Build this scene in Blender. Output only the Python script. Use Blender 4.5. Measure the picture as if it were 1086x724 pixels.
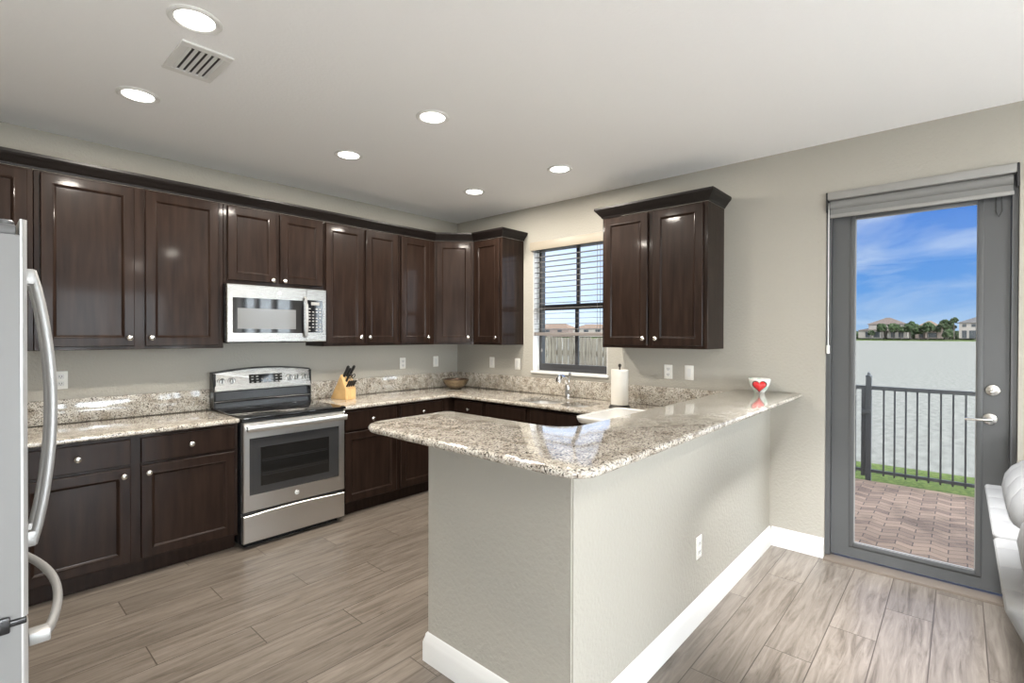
import bpy, bmesh, math, random
from mathutils import Vector, Matrix
random.seed(7)
PI = math.pi
S = bpy.context.scene
COL = S.collection
for o in list(bpy.data.objects):
    bpy.data.objects.remove(o)

# ------------------------------------------------------------------ camera
F_PX = 531.06
cam_d = bpy.data.cameras.new('camera')
cam = bpy.data.objects.new('camera', cam_d)
COL.objects.link(cam)
_F = Vector((0.74503894, 0.6669872, -0.00671249))
_R = Vector((0.66701247, -0.74504253, 0.00244794))
_U = Vector((0.00336834, 0.00630113, 0.99997447))
cam.matrix_world = Matrix(((_R.x, _U.x, -_F.x, -3.9120), (_R.y, _U.y, -_F.y, -4.3539),
                           (_R.z, _U.z, -_F.z, 1.4974), (0, 0, 0, 1)))
cam_d.sensor_width = 36.0
cam_d.lens = F_PX * 36.0 / 1086.0
cam_d.shift_y = -3.57 / 1086.0
cam_d.clip_start = 0.05
cam_d.clip_end = 2000
S.camera = cam

# ------------------------------------------------------------------ view, world, sun
S.view_settings.view_transform = 'Standard'
S.view_settings.look = 'None'
S.view_settings.gamma = 1
S.view_settings.use_curve_mapping = False
S.view_settings.exposure = 0.55
try:
    S.cycles.use_denoising = True
    S.cycles.max_bounces = 10
    S.cycles.diffuse_bounces = 6
    S.cycles.glossy_bounces = 5
    S.cycles.transparent_max_bounces = 16
    S.cycles.sample_clamp_indirect = 6
    S.cycles.caustics_reflective = False
except Exception:
    pass

LAMP_W = 17.0
LANTERN_FILL = 40.0
SUN_E = 0.9
SKY_STRENGTH = 1.0


def build_world():
    w = bpy.data.worlds.new('sky')
    S.world = w
    w.use_nodes = True
    nt = w.node_tree
    nt.nodes.clear()
    N = nt.nodes.new
    L = nt.links.new
    out = N('ShaderNodeOutputWorld')
    bg = N('ShaderNodeBackground')
    bg.inputs['Strength'].default_value = SKY_STRENGTH
    tc = N('ShaderNodeTexCoord')
    sep = N('ShaderNodeSeparateXYZ')
    L(tc.outputs['Generated'], sep.inputs[0])
    ramp = N('ShaderNodeValToRGB')          # elevation
    L(sep.outputs['Z'], ramp.inputs[0])
    cr = ramp.color_ramp
    cr.elements[0].position = 0.0
    cr.elements[0].color = (0.20, 0.37, 0.62, 1)
    cr.elements[1].position = 0.6
    cr.elements[1].color = (0.035, 0.12, 0.42, 1)
    e = cr.elements.new(0.06)
    e.color = (0.115, 0.285, 0.61, 1)
    e = cr.elements.new(0.20)
    e.color = (0.050, 0.175, 0.55, 1)
    # thin streaky clouds
    mp = N('ShaderNodeMapping')
    mp.inputs['Scale'].default_value = (2.2, 2.2, 7.5)
    mp.inputs['Location'].default_value = (0.35, 0.1, 0.62)
    L(tc.outputs['Generated'], mp.inputs[0])
    no = N('ShaderNodeTexNoise')
    no.inputs['Scale'].default_value = 1.6
    no.inputs['Detail'].default_value = 7
    no.inputs['Roughness'].default_value = 0.55
    no.inputs['Distortion'].default_value = 0.5
    L(mp.outputs[0], no.inputs['Vector'])
    cl = N('ShaderNodeMapRange')
    cl.inputs[1].default_value = 0.47
    cl.inputs[2].default_value = 0.74
    cl.inputs[4].default_value = 0.75
    L(no.outputs['Fac'], cl.inputs[0])
    mx = N('ShaderNodeMix')
    mx.data_type = 'RGBA'
    mx.inputs['B'].default_value = (0.55, 0.60, 0.68, 1)
    L(cl.outputs[0], mx.inputs['Factor'])
    L(ramp.outputs['Color'], mx.inputs['A'])
    # broad bright haze away from the lake side (towards -x, and towards +y)
    dot = N('ShaderNodeVectorMath')
    dot.operation = 'DOT_PRODUCT'
    dot.inputs[1].default_value = (-0.62, 0.78, 0.1)
    L(tc.outputs['Generated'], dot.inputs[0])
    hz = N('ShaderNodeMapRange')
    hz.inputs[1].default_value = -0.38
    hz.inputs[2].default_value = 0.45
    L(dot.outputs['Value'], hz.inputs[0])
    mx2 = N('ShaderNodeMix')
    mx2.data_type = 'RGBA'
    mx2.inputs['B'].default_value = (1.25, 1.42, 1.78, 1)
    L(hz.outputs[0], mx2.inputs['Factor'])
    L(mx.outputs['Result'], mx2.inputs['A'])
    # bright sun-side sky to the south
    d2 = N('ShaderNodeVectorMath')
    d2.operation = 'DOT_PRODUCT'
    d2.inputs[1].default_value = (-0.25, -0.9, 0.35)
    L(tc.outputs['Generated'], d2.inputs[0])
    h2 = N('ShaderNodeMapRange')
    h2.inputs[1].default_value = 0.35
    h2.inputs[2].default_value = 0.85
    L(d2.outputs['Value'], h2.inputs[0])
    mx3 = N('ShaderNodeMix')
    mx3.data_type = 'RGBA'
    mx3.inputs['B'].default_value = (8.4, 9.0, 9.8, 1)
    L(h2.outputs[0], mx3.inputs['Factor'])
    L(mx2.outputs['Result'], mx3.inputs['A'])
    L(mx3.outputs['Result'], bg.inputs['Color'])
    L(bg.outputs[0], out.inputs[0])


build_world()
sun_d = bpy.data.lights.new('sun', 'SUN')
sun_d.energy = SUN_E
sun_d.angle = math.radians(6)
sun_d.color = (1.0, 0.95, 0.87)
sun = bpy.data.objects.new('sun', sun_d)
COL.objects.link(sun)
sun.location = (-12, -16, 16)
sun.rotation_euler = Vector((0.62, 0.62, -0.70)).to_track_quat('-Z', 'Y').to_euler()

H = 2.785


# ------------------------------------------------------------------ materials
def new_mat(name, color=(0.5, 0.5, 0.5), rough=0.5, metal=0.0, spec=0.5, coat=0.0, coat_rough=0.1):
    m = bpy.data.materials.new(name)
    m.use_nodes = True
    b = m.node_tree.nodes['Principled BSDF']
    b.inputs['Base Color'].default_value = (*color, 1)
    b.inputs['Roughness'].default_value = rough
    b.inputs['Metallic'].default_value = metal
    b.inputs['Specular IOR Level'].default_value = spec
    b.inputs['Coat Weight'].default_value = coat
    b.inputs['Coat Roughness'].default_value = coat_rough
    return m


def nd(m):
    nt = m.node_tree
    return nt.nodes.new, nt.links.new, nt.nodes['Principled BSDF']


def pos_node(m):
    N, L, b = nd(m)
    g = N('ShaderNodeNewGeometry')
    return g.outputs['Position']


def add_noise_bump(m, scale, strength, dist=0.01, detail=3, coords=None, rough=0.5):
    N, L, b = nd(m)
    no = N('ShaderNodeTexNoise')
    no.inputs['Scale'].default_value = scale
    no.inputs['Detail'].default_value = detail
    no.inputs['Roughness'].default_value = rough
    L(coords or pos_node(m), no.inputs['Vector'])
    bu = N('ShaderNodeBump')
    bu.inputs['Strength'].default_value = strength
    bu.inputs['Distance'].default_value = dist
    L(no.outputs['Fac'], bu.inputs['Height'])
    L(bu.outputs[0], b.inputs['Normal'])
    return no


def add_noise_color(m, c1, c2, scale, coords=None, detail=4, lo=0.35, hi=0.65, mapping=None):
    N, L, b = nd(m)
    v = coords or pos_node(m)
    if mapping:
        mp = N('ShaderNodeMapping')
        mp.inputs['Scale'].default_value = mapping
        L(v, mp.inputs[0])
        v = mp.outputs[0]
    no = N('ShaderNodeTexNoise')
    no.inputs['Scale'].default_value = scale
    no.inputs['Detail'].default_value = detail
    L(v, no.inputs['Vector'])
    r = N('ShaderNodeValToRGB')
    r.color_ramp.elements[0].position = lo
    r.color_ramp.elements[0].color = (*c1, 1)
    r.color_ramp.elements[1].position = hi
    r.color_ramp.elements[1].color = (*c2, 1)
    L(no.outputs['Fac'], r.inputs[0])
    L(r.outputs[0], b.inputs['Base Color'])
    return no


M = {}
M['wall'] = new_mat('wall paint', (0.385, 0.367, 0.322), 0.62, spec=0.3)
add_noise_bump(M['wall'], 55, 0.42, 0.008, 2)
M['ceiling'] = new_mat('ceiling paint', (0.88, 0.885, 0.89), 0.8, spec=0.2)
add_noise_bump(M['ceiling'], 60, 0.25, 0.006, 3)
M['white'] = new_mat('white trim paint', (0.72, 0.72, 0.705), 0.35)
M['plate'] = new_mat('white plastic', (0.80, 0.79, 0.75), 0.35)
M['plate_dark'] = new_mat('socket slot', (0.05, 0.05, 0.05), 0.5)


def wood_mat(name, c1, c2, rough=0.30):
    m = new_mat(name, c1, rough, spec=0.10, coat=0.13, coat_rough=0.08)
    N, L, b = nd(m)
    tc = N('ShaderNodeTexCoord')
    add_noise_color(m, c1, c2, 3.0, tc.outputs['Object'], 6, 0.3, 0.7, (9, 9, 0.9))
    add_noise_bump(m, 14, 0.05, 0.004, 4, tc.outputs['Object'])
    return m


M['cab'] = wood_mat('espresso stained wood', (0.0120, 0.0068, 0.0050), (0.0270, 0.0158, 0.0115))
M['crown'] = new_mat('dark crown wood', (0.007, 0.005, 0.0045), 0.4, spec=0.3)
M['cab_in'] = new_mat('cabinet underside', (0.016, 0.011, 0.010), 0.6)
M['nickel'] = new_mat('brushed nickel', (0.74, 0.72, 0.68), 0.22, 1.0)
M['chrome'] = new_mat('chrome', (0.82, 0.82, 0.83), 0.08, 1.0)


def steel_mat(name, col, rough):
    m = new_mat(name, col, rough, 1.0)
    N, L, b = nd(m)
    g = pos_node(m)
    mp = N('ShaderNodeMapping')
    mp.inputs['Scale'].default_value = (3, 3, 260)
    L(g, mp.inputs[0])
    no = N('ShaderNodeTexNoise')
    no.inputs['Scale'].default_value = 4
    no.inputs['Detail'].default_value = 2
    L(mp.outputs[0], no.inputs['Vector'])
    r = N('ShaderNodeMapRange')
    r.inputs[3].default_value = rough - 0.02
    r.inputs[4].default_value = rough + 0.03
    L(no.outputs['Fac'], r.inputs[0])
    L(r.outputs[0], b.inputs['Roughness'])
    return m


M['steel'] = steel_mat('stainless steel', (0.74, 0.73, 0.71), 0.32)
M['steel_dimmed'] = steel_mat('dimmed stainless', (0.43, 0.42, 0.40), 0.27)  # same steel toned darker where it mirrors the bright living area
M['steel_side'] = new_mat('grey appliance side', (0.42, 0.42, 0.41), 0.45, 0.3)
M['hinge'] = new_mat('dark grey hinge cover', (0.10, 0.10, 0.10), 0.4)
M['fridge_side'] = new_mat('pale grey fridge side', (0.19, 0.19, 0.188), 0.5)
M['fridge_edge'] = new_mat('light fridge door metal', (0.55, 0.55, 0.545), 0.32, 0.6)
M['handle'] = new_mat('satin handle metal', (0.40, 0.40, 0.395), 0.42, 0.6)
M['black'] = new_mat('black enamel', (0.012, 0.012, 0.013), 0.22)
M['black_matte'] = new_mat('black plastic', (0.018, 0.018, 0.019), 0.5)
M['black_glass'] = new_mat('black glass', (0.008, 0.008, 0.009), 0.04, spec=0.6)
M['oven_glass'] = new_mat('smoked oven glass', (0.035, 0.035, 0.036), 0.06, spec=0.6)
M['oven_in'] = new_mat('dark oven window', (0.012, 0.0115, 0.011), 0.08, spec=0.5)
M['mesh_glass'] = new_mat('grey mesh window', (0.13, 0.13, 0.128), 0.12, spec=0.6)
M['print_grey'] = new_mat('grey print', (0.30, 0.30, 0.29), 0.4)
M['print_white'] = new_mat('white print', (0.75, 0.75, 0.73), 0.4)


def granite():
    m = new_mat('speckled granite', (0.5, 0.47, 0.42), 0.09, spec=0.5, coat=0.55, coat_rough=0.05)
    N, L, b = nd(m)
    b.inputs['Coat IOR'].default_value = 1.65
    p = pos_node(m)
    dn = N('ShaderNodeTexNoise')
    dn.inputs['Scale'].default_value = 30
    dn.inputs['Detail'].default_value = 3
    L(p, dn.inputs['Vector'])
    ad = N('ShaderNodeVectorMath')
    ad.operation = 'MULTIPLY_ADD'
    ad.inputs[1].default_value = (0.03, 0.03, 0.03)
    L(dn.outputs['Color'], ad.inputs[0])
    L(p, ad.inputs[2])
    vo = N('ShaderNodeTexVoronoi')
    vo.inputs['Scale'].default_value = 210
    L(ad.outputs[0], vo.inputs['Vector'])
    sp = N('ShaderNodeSeparateColor')
    L(vo.outputs['Color'], sp.inputs[0])
    r = N('ShaderNodeValToRGB')
    cr = r.color_ramp
    cr.interpolation = 'CONSTANT'
    data = [(0.0, (0.055, 0.047, 0.040)), (0.09, (0.18, 0.155, 0.13)), (0.20, (0.37, 0.335, 0.285)),
            (0.38, (0.56, 0.52, 0.45)), (0.66, (0.65, 0.62, 0.55)), (0.84, (0.45, 0.42, 0.38))]
    cr.elements[0].position = 0
    cr.elements[0].color = (*data[0][1], 1)
    cr.elements[1].position = data[1][0]
    cr.elements[1].color = (*data[1][1], 1)
    for q, c in data[2:]:
        e = cr.elements.new(q)
        e.color = (*c, 1)
    L(sp.outputs[0], r.inputs[0])
    # larger drifts
    n2 = N('ShaderNodeTexNoise')
    n2.inputs['Scale'].default_value = 16
    n2.inputs['Detail'].default_value = 5
    L(p, n2.inputs['Vector'])
    r2 = N('ShaderNodeValToRGB')
    r2.color_ramp.elements[0].position = 0.33
    r2.color_ramp.elements[0].color = (0.62, 0.58, 0.54, 1)
    r2.color_ramp.elements[1].position = 0.55
    r2.color_ramp.elements[1].color = (1.0, 1.0, 1.0, 1)
    L(n2.outputs['Fac'], r2.inputs[0])
    mx = N('ShaderNodeMix')
    mx.data_type = 'RGBA'
    mx.blend_type = 'MULTIPLY'
    mx.inputs['Factor'].default_value = 1.0
    L(r.outputs[0], mx.inputs['A'])
    L(r2.outputs[0], mx.inputs['B'])
    L(mx.outputs['Result'], b.inputs['Base Color'])
    return m


M['granite'] = granite()


def floor_mat():
    m = new_mat('wood look plank tile', (0.4, 0.34, 0.28), 0.3, spec=0.45)
    N, L, b = nd(m)
    p = pos_node(m)
    sp = N('ShaderNodeSeparateXYZ')
    L(p, sp.inputs[0])

    def mth(op, a, bb=None, clamp=False):
        n = N('ShaderNodeMath')
        n.operation = op
        n.use_clamp = clamp
        for i, v in enumerate((a, bb)):
            if v is None:
                continue
            if isinstance(v, (int, float)):
                n.inputs[i].default_value = v
            else:
                L(v, n.inputs[i])
        return n.outputs[0]
    row = mth('DIVIDE', mth('SUBTRACT', -0.857, sp.outputs['Y']), 0.2)
    k = mth('FLOOR', row)
    fr = mth('SUBTRACT', row, k)
    k3 = mth('FLOORED_MODULO', k, 3)
    xx = mth('DIVIDE', mth('SUBTRACT', mth('ADD', sp.outputs['X'], 0.90), mth('MULTIPLY', k3, 0.4)), 1.2)
    xi = mth('FLOOR', xx)
    xf = mth('SUBTRACT', xx, xi)
    dy = mth('MULTIPLY', mth('MINIMUM', fr, mth('SUBTRACT', 1.0, fr)), 0.2)
    dx = mth('MULTIPLY', mth('MINIMUM', xf, mth('SUBTRACT', 1.0, xf)), 1.2)
    d = mth('MINIMUM', dx, dy)
    joint = N('ShaderNodeMapRange')
    joint.inputs[1].default_value = 0.0016
    joint.inputs[2].default_value = 0.0032
    L(d, joint.inputs[0])
    cx = N('ShaderNodeCombineXYZ')
    L(k, cx.inputs[0])
    L(xi, cx.inputs[1])
    wn = N('ShaderNodeTexWhiteNoise')
    wn.noise_dimensions = '2D'
    L(cx.outputs[0], wn.inputs['Vector'])
    # grain, shifted per plank
    sh = N('ShaderNodeVectorMath')
    sh.operation = 'MULTIPLY_ADD'
    sh.inputs[1].default_value = (9, 9, 9)
    L(wn.outputs['Color'], sh.inputs[0])
    L(p, sh.inputs[2])
    mp = N('ShaderNodeMapping')
    mp.inputs['Scale'].default_value = (1.5, 17, 17)
    L(sh.outputs[0], mp.inputs[0])
    no = N('ShaderNodeTexNoise')
    no.inputs['Scale'].default_value = 1.7
    no.inputs['Detail'].default_value = 9
    no.inputs['Roughness'].default_value = 0.66
    no.inputs['Distortion'].default_value = 1.1
    L(mp.outputs[0], no.inputs['Vector'])
    r = N('ShaderNodeValToRGB')
    cr = r.color_ramp
    cr.elements[0].position = 0.28
    cr.elements[0].color = (0.080, 0.064, 0.050, 1)
    cr.elements[1].position = 0.70
    cr.elements[1].color = (0.222, 0.192, 0.163, 1)
    e = cr.elements.new(0.48)
    e.color = (0.158, 0.134, 0.111, 1)
    L(no.outputs['Fac'], r.inputs[0])
    br = N('ShaderNodeMapRange')
    br.inputs[3].default_value = 0.84
    br.inputs[4].default_value = 1.12
    L(wn.outputs['Value'], br.inputs[0])
    mul = N('ShaderNodeVectorMath')
    mul.operation = 'SCALE'
    L(r.outputs[0], mul.inputs[0])
    L(br.outputs[0], mul.inputs['Scale'])
    mx = N('ShaderNodeMix')
    mx.data_type = 'RGBA'
    mx.inputs['A'].default_value = (0.07, 0.055, 0.045, 1)
    L(joint.outputs[0], mx.inputs['Factor'])
    L(mul.outputs[0], mx.inputs['B'])
    L(mx.outputs['Result'], b.inputs['Base Color'])
    bu = N('ShaderNodeBump')
    bu.inputs['Strength'].default_value = 0.25
    bu.inputs['Distance'].default_value = 0.002
    ad = mth('ADD', joint.outputs[0], mth('MULTIPLY', no.outputs['Fac'], 0.35))
    L(ad, bu.inputs['Height'])
    L(bu.outputs[0], b.inputs['Normal'])
    return m


M['floor'] = floor_mat()


def glass_mat():
    m = bpy.data.materials.new('window glass')
    m.use_nodes = True
    nt = m.node_tree
    nt.nodes.clear()
    o = nt.nodes.new('ShaderNodeOutputMaterial')
    t = nt.nodes.new('ShaderNodeBsdfTransparent')
    t.inputs[0].default_value = (0.95, 0.97, 0.965, 1)
    g = nt.nodes.new('ShaderNodeBsdfGlossy')
    g.inputs['Roughness'].default_value = 0.0
    lw = nt.nodes.new('ShaderNodeLayerWeight')
    lw.inputs[0].default_value = 0.5
    pw = nt.nodes.new('ShaderNodeMath')
    pw.operation = 'POWER'
    pw.inputs[1].default_value = 5
    nt.links.new(lw.outputs['Facing'], pw.inputs[0])
    f = nt.nodes.new('ShaderNodeMath')
    f.operation = 'MULTIPLY_ADD'
    f.inputs[1].default_value = 0.9
    f.inputs[2].default_value = 0.03
    nt.links.new(pw.outputs[0], f.inputs[0])
    x = nt.nodes.new('ShaderNodeMixShader')
    nt.links.new(f.outputs[0], x.inputs[0])
    nt.links.new(t.outputs[0], x.inputs[1])
    nt.links.new(g.outputs[0], x.inputs[2])
    nt.links.new(x.outputs[0], o.inputs[0])
    return m


M['glass'] = glass_mat()
M['door_grey'] = new_mat('dark grey door paint', (0.085, 0.088, 0.09), 0.4)
M['bronze'] = new_mat('dark window frame', (0.045, 0.046, 0.05), 0.4)
M['threshold'] = new_mat('bronze threshold', (0.20, 0.165, 0.135), 0.4, 0.3)
M['shade'] = new_mat('grey shade fabric', (0.20, 0.20, 0.195), 0.8)
M['shade_light'] = new_mat('grey shade cassette', (0.28, 0.275, 0.262), 0.5)
M['blind'] = new_mat('darkened blind slat', (0.15, 0.146, 0.142), 0.45)  # white slats coloured dark, backlit shade put into the colour
M['beige'] = new_mat('beige valance', (0.34, 0.30, 0.24), 0.45)
M['blind_rail'] = new_mat('blind bottom rail', (0.22, 0.20, 0.19), 0.4)


def lens_mat():
    m = new_mat('lit lamp lens', (0.9, 0.9, 0.88), 0.4)
    b = m.node_tree.nodes['Principled BSDF']
    b.inputs['Emission Color'].default_value = (1.0, 0.96, 0.90, 1)
    b.inputs['Emission Strength'].default_value = 6.0
    return m


M['lens'] = lens_mat()
M['maple'] = new_mat('light maple', (0.62, 0.40, 0.17), 0.4)
_tc = M['maple'].node_tree.nodes.new('ShaderNodeTexCoord')
add_noise_color(M['maple'], (0.52, 0.32, 0.13), (0.72, 0.48, 0.22), 4, _tc.outputs['Object'], 5, 0.3, 0.7, (14, 2, 3))
M['paper'] = new_mat('paper towel', (0.66, 0.635, 0.585), 0.9)
add_noise_bump(M['paper'], 160, 0.3, 0.003, 2)
M['dark_metal'] = new_mat('dark bronze metal', (0.05, 0.045, 0.04), 0.4, 0.7)
M['tray'] = new_mat('glossy white tray', (0.60, 0.60, 0.585), 0.08)
M['bowl'] = new_mat('hammered bronze', (0.30, 0.235, 0.16), 0.26, 0.9)
add_noise_bump(M['bowl'], 70, 0.8, 0.01, 2)
M['bowl_in'] = new_mat('dark bowl inside', (0.08, 0.05, 0.035), 0.35, 0.6)
M['cup'] = new_mat('pale ceramic', (0.72, 0.76, 0.70), 0.2)
add_noise_color(M['cup'], (0.80, 0.80, 0.76), (0.30, 0.52, 0.40), 16, None, 3, 0.5, 0.68)
M['red'] = new_mat('red glaze', (0.55, 0.012, 0.015), 0.15, coat=0.5)
M['red_dark'] = new_mat('dark red outline', (0.09, 0.006, 0.008), 0.25)
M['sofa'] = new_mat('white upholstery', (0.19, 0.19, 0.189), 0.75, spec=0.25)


def quilt(m):
    N, L, b = nd(m)
    w = N('ShaderNodeTexWave')
    w.wave_type = 'BANDS'
    w.bands_direction = 'X'
    w.inputs['Scale'].default_value = 1.6
    w.inputs['Distortion'].default_value = 1.2
    w.inputs['Detail'].default_value = 1
    L(pos_node(m), w.inputs['Vector'])
    p = N('ShaderNodeMath')
    p.operation = 'POWER'
    p.inputs[1].default_value = 0.35
    L(w.outputs['Fac'], p.inputs[0])
    bu = N('ShaderNodeBump')
    bu.inputs['Strength'].default_value = 0.5
    bu.inputs['Distance'].default_value = 0.02
    L(p.outputs[0], bu.inputs['Height'])
    L(bu.outputs[0], b.inputs['Normal'])


quilt(M['sofa'])
M['sofa_base'] = new_mat('beige sofa base fabric', (0.45, 0.38, 0.30), 0.85)
M['sink'] = new_mat('sink steel', (0.62, 0.61, 0.59), 0.38, 0.6)
# outdoors
M['paver'] = None


def paver_mat():
    m = new_mat('wavy brick pavers', (0.4, 0.3, 0.25), 0.8, spec=0.2)
    N, L, b = nd(m)
    p = pos_node(m)
    wv = N('ShaderNodeSeparateXYZ')
    L(p, wv.inputs[0])
    sn = N('ShaderNodeMath')
    sn.operation = 'PINGPONG'
    sn.inputs[1].default_value = 0.5
    sc = N('ShaderNodeMath')
    sc.operation = 'MULTIPLY'
    sc.inputs[1].default_value = 1 / 0.20
    L(wv.outputs['Y'], sc.inputs[0])
    L(sc.outputs[0], sn.inputs[0])
    am = N('ShaderNodeMath')
    am.operation = 'MULTIPLY_ADD'
    am.inputs[1].default_value = 0.11
    L(sn.outputs[0], am.inputs[0])
    L(wv.outputs['X'], am.inputs[2])
    cb = N('ShaderNodeCombineXYZ')
    L(wv.outputs['Y'], cb.inputs[0])
    L(am.outputs[0], cb.inputs[1])
    bt = N('ShaderNodeTexBrick')
    bt.inputs['Scale'].default_value = 1.0
    bt.inputs['Brick Width'].default_value = 0.20
    bt.inputs['Row Height'].default_value = 0.085
    bt.inputs['Mortar Size'].default_value = 0.0042
    bt.inputs['Mortar Smooth'].default_value = 0.3
    bt.inputs['Color1'].default_value = (0.30, 0.205, 0.152, 1)
    bt.inputs['Color2'].default_value = (0.175, 0.118, 0.092, 1)
    bt.inputs['Mortar'].default_value = (0.075, 0.056, 0.047, 1)
    L(cb.outputs[0], bt.inputs['Vector'])
    no = N('ShaderNodeTexNoise')
    no.inputs['Scale'].default_value = 3
    no.inputs['Detail'].default_value = 6
    L(p, no.inputs['Vector'])
    r = N('ShaderNodeValToRGB')
    r.color_ramp.elements[0].position = 0.3
    r.color_ramp.elements[0].color = (0.55, 0.55, 0.56, 1)
    r.color_ramp.elements[1].position = 0.5
    r.color_ramp.elements[1].color = (1, 1, 1, 1)
    L(no.outputs['Fac'], r.inputs[0])
    mx = N('ShaderNodeMix')
    mx.data_type = 'RGBA'
    mx.blend_type = 'MULTIPLY'
    mx.inputs['Factor'].default_value = 1
    L(bt.outputs['Color'], mx.inputs['A'])
    L(r.outputs[0], mx.inputs['B'])
    L(mx.outputs['Result'], b.inputs['Base Color'])
    return m


M['paver'] = paver_mat()
M['grass'] = new_mat('lawn', (0.12, 0.2, 0.04), 0.9, spec=0.1)
add_noise_color(M['grass'], (0.040, 0.062, 0.014), (0.115, 0.140, 0.040), 28, None, 6, 0.3, 0.7)
M['concrete'] = new_mat('pale concrete', (0.55, 0.53, 0.49), 0.9)
M['lake'] = new_mat('grey lake water', (0.3, 0.3, 0.28), 0.7, spec=0.0)
_n = add_noise_bump(M['lake'], 3.0, 0.15, 0.1, 6)
add_noise_color(M['lake'], (0.132, 0.125, 0.110), (0.176, 0.167, 0.148), 6.0, None, 8, 0.35, 0.65, (0.35, 1.0, 1))
M['fence_metal'] = new_mat('dark grey fence metal', (0.06, 0.062, 0.066), 0.45)
M['weathered'] = new_mat('weathered fence wood', (0.42, 0.36, 0.27), 0.85)
_tc = M['weathered'].node_tree.nodes.new('ShaderNodeTexCoord')
add_noise_color(M['weathered'], (0.11, 0.09, 0.065), (0.33, 0.285, 0.22), 3, _tc.outputs['Object'], 6, 0.3, 0.7, (16, 16, 1.0))
M['stucco'] = new_mat('cream stucco', (0.24, 0.205, 0.175), 0.9)
M['stucco_pink'] = new_mat('pink stucco', (0.17, 0.125, 0.105), 0.9)
M['roof_tile'] = new_mat('brown roof tile', (0.075, 0.050, 0.038), 0.85)
M['roof_orange'] = new_mat('orange roof tile', (0.125, 0.078, 0.05), 0.85)
M['roof_slate'] = new_mat('grey brown roof tile', (0.055, 0.046, 0.042), 0.85)
M['far_window'] = new_mat('dark far window', (0.02, 0.022, 0.024), 0.3)
M['leaf'] = new_mat('tree leaves', (0.07, 0.12, 0.04), 0.9, spec=0.1)
add_noise_color(M['leaf'], (0.008, 0.015, 0.006), (0.035, 0.050, 0.02), 0.9, None, 5, 0.3, 0.7)
M['bark'] = new_mat('tree bark', (0.045, 0.036, 0.028), 0.9)


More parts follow.
